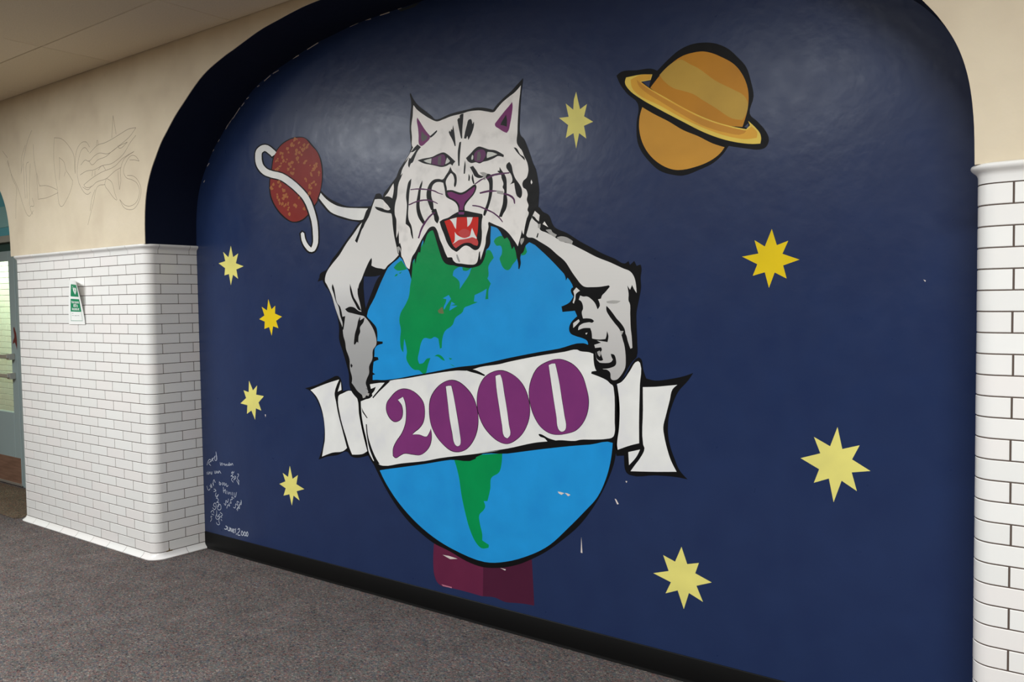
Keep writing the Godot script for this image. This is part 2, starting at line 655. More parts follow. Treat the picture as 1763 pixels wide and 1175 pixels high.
func cap_profile(y: float) -> Array:
	var out := []
	for q in [[-0.008, 0.0], [0.0, 0.0], [0.0005, 0.020], [0.003, 0.027], [0.008, 0.033], [0.0145, 0.038], [0.0185, 0.043], [0.020, 0.048], [0.0185, 0.0525], [0.014, 0.0555], [0.006, 0.057], [-0.006, 0.057]]:
		out.append(Vector2(q[0], y + q[1]))
	return out


func cove_profile() -> Array:
	var out := []
	for q in [[-0.008, 0.0], [0.029, 0.0], [0.030, 0.004], [0.024, 0.008], [0.015, 0.014], [0.008, 0.021], [0.003, 0.029], [0.0, 0.0352], [-0.008, 0.0352]]:
		out.append(Vector2(q[0], q[1]))
	return out


func glaze() -> Material:
	return mats["glaze_%d" % rng.randi_range(0, 4)]


func lay(parent: Node, called: String, path: Array, profile: Array) -> void:
	put(called, sweep(path, profile), glaze(), parent)


func pulled(plan: Array, by: float) -> Array:
	var out := []
	for s in plan: out.append([s[0], s[1], by])
	return out


func pier_core(called: String, plan: Array) -> MeshInstance3D:
	return put(called, sweep(plan, [Vector2(-0.0024, 0.0), Vector2(-0.0024, SPRING + 0.002)], false), mats.mortar)


func brick_piers() -> void:
	var h := COURSE - 0.0036
	var y_low := 0.0368
	var top := y_low + 30 * COURSE
	var west := Vector2(PIER_END, 0)
	# the pier between the doorway and the mural
	var plan := []
	var wend := corner_path(west, -1.0, 0.3, 0.5)
	wend.reverse()
	plan.append_array(wend)
	plan.append_array(corner_path(Vector2.ZERO, 1.0, 0.3, NICHE))
	for s in plan: s[2] = 0.0
	var pier := pier_core("wall_pier", plan)
	put("joint", sweep(pulled(plan, 0.0022), cap_profile(1.8758 + 0.002), false), mats.mortar, pier)
	put("joint", sweep(pulled(plan, 0.0022), cove_profile(), false), mats.mortar, pier)
	tag(pier, "white glazed brick pier with rounded corners between the doorway and the mural", "wall", "", "structure")
	for row in range(-1, 31):
		# row -1 is the moulded cap, row 30 the cove tiles at the floor
		var y := y_low + (29 - row) * COURSE + 0.002
		var prof := brick_profile(y, h)
		var called := "brick"
		var gap := 0.0029 if row in range(30) else 0.0019
		if row == -1:
			prof = cap_profile(top + 0.002)
			called = "cap_tile"
		if row == 30:
			prof = cove_profile()
			called = "cove_tile"
		var even := row % 2 == 0
		var front := 0.1224 if even else 0.23
		var side := 0.2098 if even else 0.0937
		if row == -1:
			front = 0.202
			side = 0.083
		lay(pier, called, corner_path(Vector2.ZERO, 1.0, front - gap, side - gap * 0.7), prof)
		var z := side
		while z < NICHE - 0.012:
			var z1 := minf(z + BRICK, NICHE)
			lay(pier, called, straight_path(Vector2(0, -z - gap * 0.7), Vector2(0, -z1 + (gap * 0.7 if z1 < NICHE else 0.0005)), Vector2(1, 0)), prof)
			z = z1
		var x := -front
		for k in range(1, 12):
			var x1 := -front - BRICK * k + rng.randf_range(-0.005, 0.005)
			if x1 < PIER_END + 0.072: break
			lay(pier, called, straight_path(Vector2(x - gap, 0), Vector2(x1 + gap, 0), Vector2(0, 1)), prof)
			x = x1
		lay(pier, called, corner_path(west, -1.0, x - gap - PIER_END, 0.2), prof)
	# chipped corner at the floor
	put("chip", box(Vector3(-0.003, 0.034, -0.115), Vector3(0.0016, 0.041, -0.075), 0.001), mats.crack, pier)
	put("chip", box(Vector3(-0.003, 0.040, -0.098), Vector3(0.0014, 0.052, -0.091), 0.001), mats.crack, pier)
	# the pier at the near side of the mural
	var plan2 := corner_path(Vector2(SPAN, 0), -1.0, 0.3, NICHE)
	plan2.reverse()
	plan2.append([Vector2(8.2, 0), Vector2(0, 1), 0.0])
	for s in plan2: s[2] = 0.0
	var pier2 := pier_core("wall_pier", plan2)
	put("joint", sweep(pulled(plan2, 0.0022), cap_profile(1.8758 + 0.002), false), mats.mortar, pier2)
	put("joint", sweep(pulled(plan2, 0.0022), cove_profile(), false), mats.mortar, pier2)
	tag(pier2, "white glazed brick pier with dark joints at the near edge of the mural", "wall", "", "structure")
	var j := 0.0029
	for row in range(-1, 31):
		var y := y_low + (29 - row) * COURSE + 0.002
		var prof := brick_profile(y, h, rng.randf_range(-0.0004, 0.0004))
		var called := "brick"
		if row == -1:
			prof = cap_profile(top + 0.002)
			called = "cap_tile"
		if row == 30:
			prof = cove_profile()
			called = "cove_tile"
		var even := row % 2 == 0
		var front := (0.1015 if even else 0.206) + rng.randf_range(-0.002, 0.002)
		lay(pier2, called, corner_path(Vector2(SPAN, 0), -1.0, front - j, 0.206 if even else 0.1), prof)
		var x := SPAN + front
		for k in 2:
			lay(pier2, called, straight_path(Vector2(x + j, 0), Vector2(x + BRICK - j, 0), Vector2(0, 1)), prof)
			x += BRICK


# ---------------------------------------------------------------- doorway in the farther arch
func doorway() -> void:
	var zf := -0.52
	var w := put("wall_doorway", box(Vector3(-6.6, 2.185, zf - 0.1), Vector3(-1.72, CEIL + 0.02, zf)), mats.teal)
	tag(w, "teal painted panel filling the arch above the door", "wall", "", "structure")
	put("panel", box(Vector3(-4.6, 2.26, zf - 0.01), Vector3(-1.95, 2.44, zf + 0.006), 0.003), mats.teal_pale, w)
	var fr := start()
	add_box(fr, Vector3(-6.6, 0, zf - 0.1), Vector3(-3.99, 2.185, zf), 0.002)
	add_box(fr, Vector3(-2.965, 0, zf - 0.1), Vector3(-1.72, 2.185, zf + 0.01), 0.002)
	add_box(fr, Vector3(-3.99, 2.128, zf - 0.1), Vector3(-2.965, 2.185, zf + 0.02), 0.003)
	var f := put("trim_2", fr.commit(), mats.frame_grey)
	tag(f, "grey painted door frame in the farther arch", "door frame", "", "structure")
	put("rebate", box(Vector3(-3.99, 2.052, zf - 0.1), Vector3(-2.965, 2.128, zf - 0.02)), mats.door_dark, f)
	put("jamb", box(Vector3(-2.965, 0, zf - 0.03), Vector3(-2.60, 2.128, zf + 0.018), 0.003), mats.door_paint, f)
	var d := base("door_1", Vector3(-2.972, 0.008, -0.5))
	tag(d, "pale blue grey glazed door with push bars and brown kick plate", "door", "", "structure")
	var lw := 0.99
	var leaf := start()
	add_box(leaf, Vector3(-0.113, 0, -0.045), Vector3(0, 2.042, 0), 0.003)
	add_box(leaf, Vector3(-lw, 0, -0.045), Vector3(-lw + 0.113, 2.042, 0), 0.003)
	add_box(leaf, Vector3(-lw + 0.113, 0, -0.045), Vector3(-0.113, 0.637, 0), 0.003)
	add_box(leaf, Vector3(-lw + 0.113, 1.959, -0.045), Vector3(-0.113, 2.042, 0), 0.003)
	put("leaf", leaf.commit(), mats.door_paint, d)
	put("pane", box(Vector3(-lw + 0.113, 0.637, -0.027), Vector3(-0.113, 1.959, -0.019)), mats.glass, d)
	put("kick_plate", box(Vector3(-lw + 0.02, 0.004, -0.001), Vector3(-0.014, 0.245, 0.003), 0.001), mats.kick, d)
	put("sweep_strip", box(Vector3(-lw + 0.005, 0.0, -0.001), Vector3(-0.002, 0.022, 0.006), 0.001), mats.steel, d)
	for yy in [1.132, 0.965]:
		var bar := start()
		add_box(bar, Vector3(-lw + 0.06, yy - 0.017, 0.045), Vector3(-0.05, yy + 0.017, 0.068), 0.006)
		var pb := put("push_bar", bar.commit(), mats.steel, d)
		put("bracket", box(Vector3(-0.105, yy - 0.03, 0.0), Vector3(-0.045, yy + 0.024, 0.05), 0.004), mats.steel, pb)
		put("bracket", box(Vector3(-lw + 0.045, yy - 0.03, 0.0), Vector3(-lw + 0.105, yy + 0.024, 0.05), 0.004), mats.steel, pb)
	var chip := start()
	var poly := rounded(pairs([-58, 1372, -48, 1388, -36, 1380, -20, 1352, -6, 1330, -4, 1180, -16, 1215, -40, 1252, -84, 1238, -70, 1268, -46, 1300]))
	var ids := Geometry2D.triangulate_polygon(poly)
	for i in range(0, ids.size(), 3):
		var v := []
		for k in 3: v.append(Vector3(poly[ids[i + k]].x, poly[ids[i + k]].y, 0.6) * 0.001)
		tri(chip, v[0], v[1], v[2], Vector3(0, 0, 1))
	put("worn_patch", chip.commit(), mats.rust, d)


func vestibule() -> void:
	var zb := -1.17
	var core := put("wall_vestibule", box(Vector3(-6.6, -0.05, zb - 0.2), Vector3(-2.6, 2.7, zb)), mats.mortar)
	tag(core, "brightly lit white glazed brick wall seen through the door glass", "wall", "", "structure")
	var shared := {}
	for row in 34:
		var x := -3.75 - (0.1 if row % 2 else 0.0)
		for k in 8:
			if not shared.has(row): shared[row] = sweep(straight_path(Vector2(BRICK - 0.003, 0), Vector2(0.001, 0), Vector2(0, 1)), brick_profile(0.0, COURSE - 0.004, 0.003))
			put("brick", shared[row], glaze(), core, Vector3(x - BRICK, 0.1 + row * COURSE, zb))
			x -= BRICK
	var shell := start()
	add_box(shell, Vector3(-6.6, 2.6, zb), Vector3(-2.6, 2.7, -0.62))
	add_box(shell, Vector3(-6.7, -0.05, zb), Vector3(-6.6, 2.7, -0.52))
	add_box(shell, Vector3(-2.6, -0.05, zb), Vector3(-2.5, 2.7, -0.62))
	var s := put("ceiling_vestibule", shell.commit(), mats.plain_wall)
	tag(s, "plain ceiling and side walls of the vestibule past the door", "wall", "", "structure")
	put("diffuser", box(Vector3(-5.55, 2.575, -1.0), Vector3(-3.65, 2.598, -0.6)), mats.diffuser, s)


func outer_walls() -> void:
	var o := put("wall_opposite", box(Vector3(-6.7, 1.95, 5.2), Vector3(8.3, CEIL + 0.1, 5.35)), mats.plain_wall)
	tag(o, "plain cream wall across the corridor, behind the camera", "wall", "", "structure")
	put("dado", box(Vector3(-6.7, -0.05, 5.18), Vector3(8.3, 1.95, 5.35), 0.004), mats.dado, o)  # unseen dark dado, added to keep a reflected veil off the mural
	var e := put("wall_end", box(Vector3(8.05, -0.05, -0.5), Vector3(8.2, CEIL + 0.1, 5.35)), mats.plain_wall)
	tag(e, "plain cream end wall of the corridor beyond the near pier", "wall", "", "structure")
	var d := put("wall_far", box(Vector3(-6.75, -0.05, -0.62), Vector3(-6.6, CEIL + 0.1, 5.35)), mats.plain_wall)
	tag(d, "plain cream end wall of the corridor beyond the doorway", "wall", "", "structure")


# ---------------------------------------------------------------- the curled AED notice on the pier
func sheet_at(u: float, v: float) -> Vector3:
	var lift := 0.060 * pow(clampf(u, 0, 1), 1.5) * pow(clampf(v, 0, 1), 1.6)
	return Vector3(-0.976 + 0.222 * u + 0.032 * v * v - 0.018 * u * v, 1.442 + 0.300 * v - 0.012 * u * v, 0.0045 + lift)


func sheet_grid(u0: float, v0: float, u1: float, v1: float, up: float, thick := 0.0) -> ArrayMesh:
	var st := start()
	var n := 10
	for i in n:
		for k in n:
			var p := []
			for q in [[i, k], [i + 1, k], [i + 1, k + 1], [i, k + 1]]: p.append(sheet_at(lerpf(u0, u1, q[0] / float(n)), lerpf(v0, v1, q[1] / float(n))) + Vector3(0, 0, up))
			var nn: Vector3 = (p[1] - p[0]).cross(p[3] - p[0]).normalized()
			quad(st, p[0], p[1], p[2], p[3], nn)
			if thick > 0.0: quad(st, p[0] - nn * thick, p[1] - nn * thick, p[2] - nn * thick, p[3] - nn * thick, -nn)
	return st.commit()


func sheet_poly(st: SurfaceTool, pts: PackedVector2Array, up: float) -> void:
	var ids := Geometry2D.triangulate_polygon(pts)
	for i in range(0, ids.size(), 3):
		var p := []
		for k in 3: p.append(sheet_at(pts[ids[i + k]].x, pts[ids[i + k]].y) + Vector3(0, 0, up))
		var nn: Vector3 = (p[1] - p[0]).cross(p[2] - p[0]).normalized()
		tri(st, p[0], p[1], p[2], nn if nn.z > 0 else -nn)


func aed_sign() -> void:
	var o := base("safety_notice", Vector3(-0.976, 1.442, 0.0))
	tag(o, "small white and green defibrillator notice curling off the glazed brick pier", "sign")
	var shift := -o.position
	var parts := []
	put("sheet", sheet_grid(0, 0, 1, 1, 0.0, 0.0006), mats.paper, o, shift)
	put("panel", sheet_grid(0.14, 0.63, 0.87, 0.90, 0.0006), mats.sign_green, o, shift)
	put("panel", sheet_grid(0.14, 0.29, 0.87, 0.575, 0.0006), mats.sign_green, o, shift)
	var st := start()
	for e in [[0.14, 0.08, 0.87, 0.088], [0.14, 0.08, 0.15, 0.29], [0.86, 0.08, 0.87, 0.29]]:
		sheet_poly(st, PackedVector2Array([Vector2(e[0], e[1]), Vector2(e[2], e[1]), Vector2(e[2], e[3]), Vector2(e[0], e[3])]), 0.0006)
	put("form_box", st.commit(), mats.sign_green, o, shift)
	st = start()
	var heart := PackedVector2Array()
	for k in 28:
		var t := TAU * k / 28.0
		heart.append(Vector2(0.555 + 0.0115 * 16 * pow(sin(t), 3) * 1.05, 0.765 + 0.0058 * (13 * cos(t) - 5 * cos(2 * t) - 2 * cos(3 * t) - cos(4 * t))))
	sheet_poly(st, heart, 0.0012)
	for e in [[0.30, 0.845, 0.37, 0.855], [0.33, 0.83, 0.345, 0.87], [0.26, 0.81, 0.33, 0.82]]:
		sheet_poly(st, PackedVector2Array([Vector2(e[0], e[1]), Vector2(e[2], e[1]), Vector2(e[2], e[3]), Vector2(e[0], e[3])]), 0.0012)
	var hm := put("heart", st.commit(), mats.paper, o, shift)
	st = start()
	sheet_poly(st, PackedVector2Array([Vector2(0.60, 0.83), Vector2(0.50, 0.765), Vector2(0.56, 0.765), Vector2(0.50, 0.71), Vector2(0.63, 0.775), Vector2(0.57, 0.778)]), 0.0018)
	put("bolt", st.commit(), mats.sign_green, hm)
	var font := SystemFont.new()
	font.font_names = PackedStringArray(["Droid Sans"])
	font.font_weight = 700
	var lines := ["Your nearest", "AED is", "located at:"]
	for i in 3:
		var t := TextMesh.new()
		t.text = lines[i]
		t.font = font
		t.font_size = 48
		t.pixel_size = 0.01
		t.depth = 0.0
		var arr: Array = t.get_mesh_arrays()
		var vs: PackedVector3Array = arr[Mesh.ARRAY_VERTEX]
		var ix: PackedInt32Array = arr[Mesh.ARRAY_INDEX]
		var lo := 1e9
		var hi := -1e9
		for p in vs:
			lo = minf(lo, p.x)
			hi = maxf(hi, p.x)
		var want: float = [0.60, 0.33, 0.52][i]
		var sc := want / maxf(hi - lo, 0.001)
		st = start()
		var q := []
		var n := ix.size() if ix.size() else vs.size()
		for k in n:
			var p := vs[ix[k]] if ix.size() else vs[k]
			q.append(sheet_at(0.505 + (p.x - (lo + hi) / 2) * sc, 0.505 - i * 0.078 + p.y * sc * 0.80) + Vector3(0, 0, 0.0012))
			if q.size() == 3:
				tri(st, q[0], q[1], q[2], Vector3(0, 0, 1))
				q.clear()
		put("lettering", st.commit(), mats.paper, o, shift)
	st = start()
	for e in [[0.22, 0.245, 0.32, 0.252], [0.22, 0.20, 0.36, 0.206], [0.40, 0.195, 0.54, 0.205], [0.57, 0.198, 0.70, 0.206]]:
		sheet_poly(st, PackedVector2Array([Vector2(e[0], e[1]), Vector2(e[2], e[1]), Vector2(e[2], e[3]), Vector2(e[0], e[3])]), 0.0008)
	put("handwriting", st.commit(), mats.sign_ink, o, shift)


# ---------------------------------------------------------------- the mural, in millimetres on the niche's back wall
const PAINTS := {"ink": [20, 20, 21], "white": [240, 240, 236], "navy": [34, 50, 88], "star_pale": [238, 228, 128], "star_gold": [236, 204, 30], "ochre": [205, 140, 42], "ochre_pale": [204, 164, 72], "ochre_light": [212, 154, 60], "ring_yellow": [246, 214, 96], "ring_gold": [238, 178, 66], "ring_amber": [214, 150, 56], "crater_red": [138, 42, 36], "crater_tan": [172, 104, 58], "ocean": [34, 152, 222], "land": [0, 148, 80], "scuff_brown": [110, 120, 80], "maroon_dark": [78, 30, 54], "maroon_light": [104, 38, 68], "maroon_scuff": [190, 120, 140], "purple": [128, 54, 118], "purple_ear": [122, 22, 104], "purple_eye": [98, 30, 90], "whisker": [88, 32, 84], "ear_grey": [92, 88, 88], "fur": [246, 242, 237], "fur_grey": [176, 174, 170], "eye_white": [220, 222, 214], "mouth_red": [214, 30, 12], "tongue": [206, 72, 70], "chip": [226, 214, 206], "smear": [56, 62, 66], "chalk": [198, 204, 214]}
const BODY_LOW := 1.131
const BODY_HIGH := 1.784
const LIMB_LOW := 1.230
const LIMB_HIGH := 1.751

func mural() -> void:
	var wall_paint := base("mural", Vector3(0, 0, -NICHE))
	tag(wall_paint, "mural of a white wildcat over a globe with 2000 banner, stars and planets", "mural")
	paint(wall_paint, "star", "small pale yellow star above the tiled corner, topmost of the left column", [
		fill("star_pale", 1, 0, [363, 1918, 383, 1848, 435, 1868, 409, 1810, 485, 1789, 412, 1772, 426, 1716, 377, 1741, 352, 1679, 335, 1747, 289, 1740, 298, 1784, 232, 1816, 302, 1827, 283, 1884, 335, 1849])])
	paint(wall_paint, "star", "small golden yellow star left of the forearm", [
		fill("star_gold", 1, 0, [715, 1589, 742, 1529, 778, 1550, 774, 1504, 837, 1486, 782, 1462, 802, 1419, 753, 1430, 737, 1375, 716, 1425, 671, 1414, 676, 1457, 624, 1471, 674, 1493, 651, 1544, 700, 1523])])
	paint(wall_paint, "star", "small pale yellow star left of the banner tail", [
		fill("star_pale", 1, 0, [508, 1100, 544, 1043, 586, 1075, 574, 1019, 648, 1014, 595, 973, 620, 926, 568, 936, 557, 867, 523, 920, 478, 897, 485, 950, 416, 957, 474, 993, 451, 1039, 501, 1030])])
	paint(wall_paint, "star", "small pale yellow star nearest the scrawled signatures", [
		fill("star_pale", 1, 0, [874, 621, 896, 547, 945, 575, 929, 520, 999, 500, 930, 479, 954, 428, 901, 450, 883, 389, 863, 453, 809, 438, 831, 484, 773, 503, 830, 525, 807, 572, 855, 554])])
	paint(wall_paint, "star", "tall dull yellow star between the cat and the ringed planet", [
		fill("star_pale", 1, 0, [2874, 2453, 2882, 2419, 2893, 2376, 2928, 2393, 2913, 2343, 2958, 2314, 2912, 2303, 2923, 2248, 2887, 2275, 2871, 2212, 2858, 2279, 2818, 2263, 2831, 2317, 2784, 2354, 2834, 2352, 2820, 2411, 2858, 2379, 2862, 2422])])
	paint(wall_paint, "star", "golden yellow star below the ringed planet", [
		fill("star_gold", 1, 0, [3735, 1813, 3754, 1752, 3797, 1766, 3775, 1719, 3839, 1695, 3778, 1676, 3791, 1627, 3746, 1651, 3724, 1594, 3708, 1653, 3661, 1641, 3679, 1684, 3619, 1715, 3683, 1724, 3668, 1775, 3708, 1749])])
	paint(wall_paint, "star", "largest pale yellow star, right of the globe", [
		fill("star_pale", 1, 0, [3977, 1089, 3994, 1011, 4054, 1030, 4028, 977, 4091, 942, 4027, 930, 4045, 865, 3992, 896, 3964, 814, 3947, 899, 3893, 877, 3912, 929, 3844, 963, 3916, 988, 3893, 1046, 3951, 1017])])
	paint(wall_paint, "star", "pale yellow star low beside the globe", [
		fill("star_pale", 1, 0, [3360, 552, 3385, 485, 3436, 499, 3420, 454, 3491, 430, 3425, 404, 3453, 344, 3392, 368, 3369, 297, 3342, 369, 3287, 346, 3312, 397, 3231, 420, 3302, 442, 3277, 504, 3331, 486])])
	var ringed_planet_part := paint(wall_paint, "ringed_planet", "orange planet tilted inside a yellow ring", [
		fill("ink", 1, 1, [3235, 2489, 3263, 2476, 3312, 2512, 3356, 2538, 3409, 2552, 3461, 2550, 3512, 2537, 3562, 2509, 3602, 2469, 3636, 2426, 3655, 2368, 3665, 2312, 3650, 2250, 3679, 2218, 3712, 2177, 3724, 2144, 3712, 2118, 3689, 2112, 3635, 2122, 3566, 2140, 3541, 2110, 3501, 2081, 3449, 2063, 3375, 2046, 3331, 2053, 3271, 2076, 3221, 2121, 3187, 2165, 3170, 2207, 3168, 2288, 3177, 2336, 3171, 2362, 3126, 2404, 3091, 2450, 3074, 2488, 3097, 2500, 3167, 2494]),
		fill("ochre", 2, 1, [3231, 2413, 3279, 2459, 3334, 2498, 3377, 2515, 3419, 2519, 3461, 2516, 3502, 2501, 3537, 2481, 3582, 2450, 3611, 2417, 3636, 2367, 3645, 2324, 3641, 2265, 3621, 2205, 3511, 2231, 3354, 2311]),
		fill("ochre_pale", 3, 1, [3273, 2457, 3301, 2479, 3334, 2497, 3366, 2502, 3403, 2479, 3440, 2456, 3512, 2396, 3592, 2346, 3626, 2322, 3643, 2288, 3636, 2252, 3621, 2231, 3582, 2241, 3511, 2293, 3460, 2329, 3419, 2359, 3376, 2378, 3333, 2396, 3290, 2433]),
		fill("ochre_light", 2, 1, [3194, 2341, 3245, 2307, 3311, 2268, 3375, 2225, 3439, 2193, 3501, 2157, 3549, 2137, 3531, 2116, 3490, 2092, 3428, 2075, 3353, 2070, 3310, 2082, 3260, 2112, 3221, 2151, 3193, 2199, 3179, 2256, 3182, 2306]),
		fill("navy", 2, 0, [3194, 2444, 3232, 2441, 3225, 2416]),
		fill("navy", 2, 0, [3628, 2204, 3645, 2216, 3643, 2197])])
	paint(ringed_planet_part, "ring", "", [
		fill("ring_yellow", 4, 1, [3132, 2473, 3189, 2473, 3241, 2465, 3233, 2444, 3188, 2444, 3234, 2407, 3300, 2363, 3408, 2293, 3511, 2239, 3586, 2210, 3636, 2194, 3651, 2207, 3644, 2224, 3669, 2199, 3690, 2171, 3694, 2152, 3691, 2134, 3660, 2136, 3601, 2149, 3536, 2171, 3460, 2207, 3376, 2257, 3273, 2320, 3183, 2379, 3132, 2422, 3114, 2454, 3120, 2473]),
		fill("ring_gold", 5, 1, [3141, 2460, 3184, 2472, 3237, 2465, 3231, 2446, 3185, 2447, 3245, 2397, 3355, 2325, 3460, 2260, 3562, 2215, 3636, 2191, 3656, 2202, 3679, 2177, 3677, 2157, 3636, 2157, 3562, 2177, 3486, 2210, 3381, 2267, 3273, 2336, 3172, 2397, 3146, 2429]),
		fill("ring_amber", 6, 1, [3169, 2455, 3206, 2422, 3273, 2374, 3365, 2314, 3460, 2257, 3562, 2213, 3636, 2189, 3626, 2179, 3552, 2193, 3460, 2231, 3365, 2290, 3273, 2354, 3206, 2402, 3178, 2431])])
	paint(wall_paint, "red_planet", "mottled red planet gripped by the tail", [
		fill("ink", 2, 1, [1010, 2494, 1083, 2480, 1149, 2427, 1192, 2382, 1218, 2327, 1223, 2259, 1206, 2186, 1173, 2117, 1151, 2097, 1096, 2051, 1036, 2022, 952, 2020, 882, 2048, 802, 2113, 757, 2183, 750, 2259, 771, 2332, 795, 2408, 852, 2461, 935, 2490]),
		fill("crater_red", 3, 1, [1020, 2488, 1078, 2477, 1134, 2429, 1181, 2387, 1207, 2328, 1214, 2259, 1202, 2193, 1171, 2127, 1146, 2104, 1092, 2058, 1032, 2030, 952, 2026, 892, 2053, 812, 2117, 768, 2186, 760, 2258, 779, 2328, 803, 2404, 857, 2456, 940, 2484]),
		blots("crater_tan", 4, [999, 2471, 1106, 2433, 1038, 2447, 863, 2352, 944, 2337, 963, 2310, 832, 2342, 1148, 2291, 1176, 2269, 1135, 2314, 1112, 2207, 877, 2177, 897, 2168, 810, 2182, 925, 2121, 1044, 2093, 917, 2426, 1046, 2405, 884, 2118, 998, 2192, 979, 2460, 1067, 2431, 823, 2376, 866, 2410, 1005, 2362, 1083, 2348, 1119, 2281, 1159, 2321, 1146, 2216, 1095, 2158, 1079, 2254, 848, 2244, 867, 2203, 975, 2117, 1017, 2165, 934, 2082, 855, 2153, 786, 2236, 1007, 2413, 955, 2355, 905, 2367])])
	var globe_part := paint(wall_paint, "globe", "blue and green globe under the banner", [
		fill("ink", 3, 1, [1788, 1810, 1711, 1766, 1654, 1702, 1632, 1684, 1586, 1613, 1540, 1531, 1515, 1472, 1529, 1195, 1560, 732, 1589, 680, 1718, 520, 1825, 431, 1906, 386, 1997, 347, 2097, 325, 2210, 293, 2312, 282, 2433, 301, 2536, 336, 2607, 372, 2689, 421, 2779, 489, 2866, 565, 2945, 663, 3014, 781, 3052, 880, 3058, 945, 3051, 1106, 3016, 1302, 2945, 1450, 2873, 1601, 2783, 1705, 2674, 1799, 2594, 1856, 2512, 1873, 2234, 1945, 2007, 1932]),
		fill("ocean", 4, 1, [1796, 1798, 1728, 1756, 1670, 1683, 1609, 1588, 1547, 1491, 1580, 1396, 1599, 1320, 1582, 1197, 1595, 736, 1619, 675, 1719, 553, 1856, 448, 1997, 377, 2136, 335, 2324, 309, 2451, 332, 2607, 394, 2706, 453, 2805, 543, 2900, 637, 2961, 703, 3005, 787, 3029, 865, 3041, 946, 3040, 1105, 3002, 1277, 2921, 1425, 2863, 1551, 2843, 1627, 2782, 1692, 2674, 1786, 2594, 1842, 2512, 1868, 2428, 1911, 2383, 1908, 2233, 1931, 2007, 1918])])
	paint(globe_part, "landmass", "North American continent in flat green", [
		fill("land", 5, 1, [2048, 1920, 2088, 1805, 2136, 1747, 2202, 1727, 2160, 1709, 2153, 1684, 2194, 1655, 2195, 1618, 2220, 1645, 2257, 1687, 2274, 1720, 2346, 1757, 2366, 1798, 2387, 1796, 2408, 1760, 2376, 1724, 2375, 1678, 2368, 1666, 2388, 1641, 2374, 1612, 2372, 1569, 2354, 1568, 2363, 1618, 2335, 1605, 2289, 1589, 2283, 1558, 2307, 1555, 2254, 1539, 2222, 1528, 2213, 1510, 2164, 1479, 2146, 1446, 2095, 1414, 2078, 1378, 2073, 1333, 2061, 1328, 2052, 1377, 2027, 1386, 2001, 1376, 1957, 1379, 1939, 1363, 1920, 1310, 1910, 1271, 1919, 1249, 1945, 1253, 1972, 1276, 1996, 1280, 1980, 1248, 1966, 1205, 1944, 1200, 1918, 1216, 1882, 1218, 1847, 1243, 1829, 1275, 1835, 1308, 1818, 1374, 1813, 1347, 1809, 1303, 1794, 1321, 1788, 1373, 1795, 1419, 1785, 1465, 1795, 1504, 1828, 1544, 1856, 1589, 1866, 1640, 1876, 1679, 1882, 1743, 1915, 1793, 1969, 1867, 1988, 1923]),
		fill("ocean", 6, 1, [2086, 1576, 2125, 1592, 2139, 1572, 2115, 1548, 2094, 1521, 2090, 1529, 2105, 1557, 2109, 1571]),
		fill("ocean", 6, 1, [2142, 1559, 2165, 1547, 2136, 1541, 2180, 1539, 2127, 1515, 2132, 1535]),
		fill("scuff_brown", 6, 1, [2051, 1516, 2081, 1535, 2091, 1502, 2059, 1504]),
		fill("land", 6, 1, [2214, 1724, 2268, 1717, 2242, 1705, 2218, 1708])])
	paint(globe_part, "landmass", "", [
		fill("land", 5, 1, [2410, 1836, 2416, 1846, 2426, 1853, 2459, 1859, 2473, 1846, 2489, 1851, 2505, 1828, 2518, 1799, 2530, 1808, 2542, 1776, 2543, 1751, 2519, 1726, 2499, 1703, 2483, 1701, 2463, 1713, 2447, 1742, 2443, 1755, 2456, 1777, 2456, 1805, 2448, 1815, 2426, 1816])])
	paint(globe_part, "landmass", "", [
		fill("land", 5, 1, [2592, 1808, 2601, 1780, 2591, 1768, 2567, 1765, 2579, 1787])])
	paint(globe_part, "landmass", "", [
		fill("land", 5, 1, [1752, 1737, 1772, 1754, 1808, 1772, 1832, 1745, 1847, 1727, 1816, 1722, 1776, 1722])])
	paint(globe_part, "landmass", "", [
		fill("land", 5, 1, [1756, 1692, 1768, 1703, 1780, 1704, 1775, 1696])])
	paint(globe_part, "landmass", "", [
		fill("land", 5, 1, [1787, 1708, 1810, 1716, 1798, 1705])])
	paint(globe_part, "landmass", "", [
		fill("land", 5, 1, [2023, 1290, 2046, 1299, 2076, 1289, 2092, 1270, 2075, 1273, 2046, 1289])])
	paint(globe_part, "landmass", "", [
		fill("land", 5, 1, [2118, 1285, 2141, 1281, 2126, 1275])])
	paint(globe_part, "landmass", "", [
		fill("land", 5, 1, [2125, 1256, 2157, 1244, 2143, 1246])])
	paint(globe_part, "landmass", "South American continent below the banner", [
		fill("land", 5, 1, [2139, 792, 2279, 821, 2442, 844, 2436, 791, 2422, 754, 2373, 720, 2367, 670, 2348, 607, 2325, 604, 2334, 580, 2324, 561, 2296, 532, 2300, 489, 2313, 441, 2312, 412, 2333, 404, 2353, 397, 2351, 383, 2307, 373, 2270, 398, 2234, 457, 2207, 534, 2185, 618, 2172, 697, 2155, 754])])
	paint(wall_paint, "pedestal", "dark maroon patch under the globe", [
		fill("maroon_dark", 1, 1, [1998, 347, 2213, 345, 2606, 369, 2613, 232, 2616, 156, 2569, 154, 2509, 147, 2447, 139, 2384, 148, 2302, 139, 2208, 142, 2112, 142, 2033, 142, 2003, 166, 1990, 240]),
		fill("maroon_light", 2, 1, [1998, 345, 2213, 343, 2317, 333, 2311, 138, 2208, 141, 2112, 141, 2035, 141, 2005, 167, 1990, 240]),
		fill("maroon_scuff", 3, 0, [2043, 147, 2112, 146, 2112, 140, 2053, 140])])
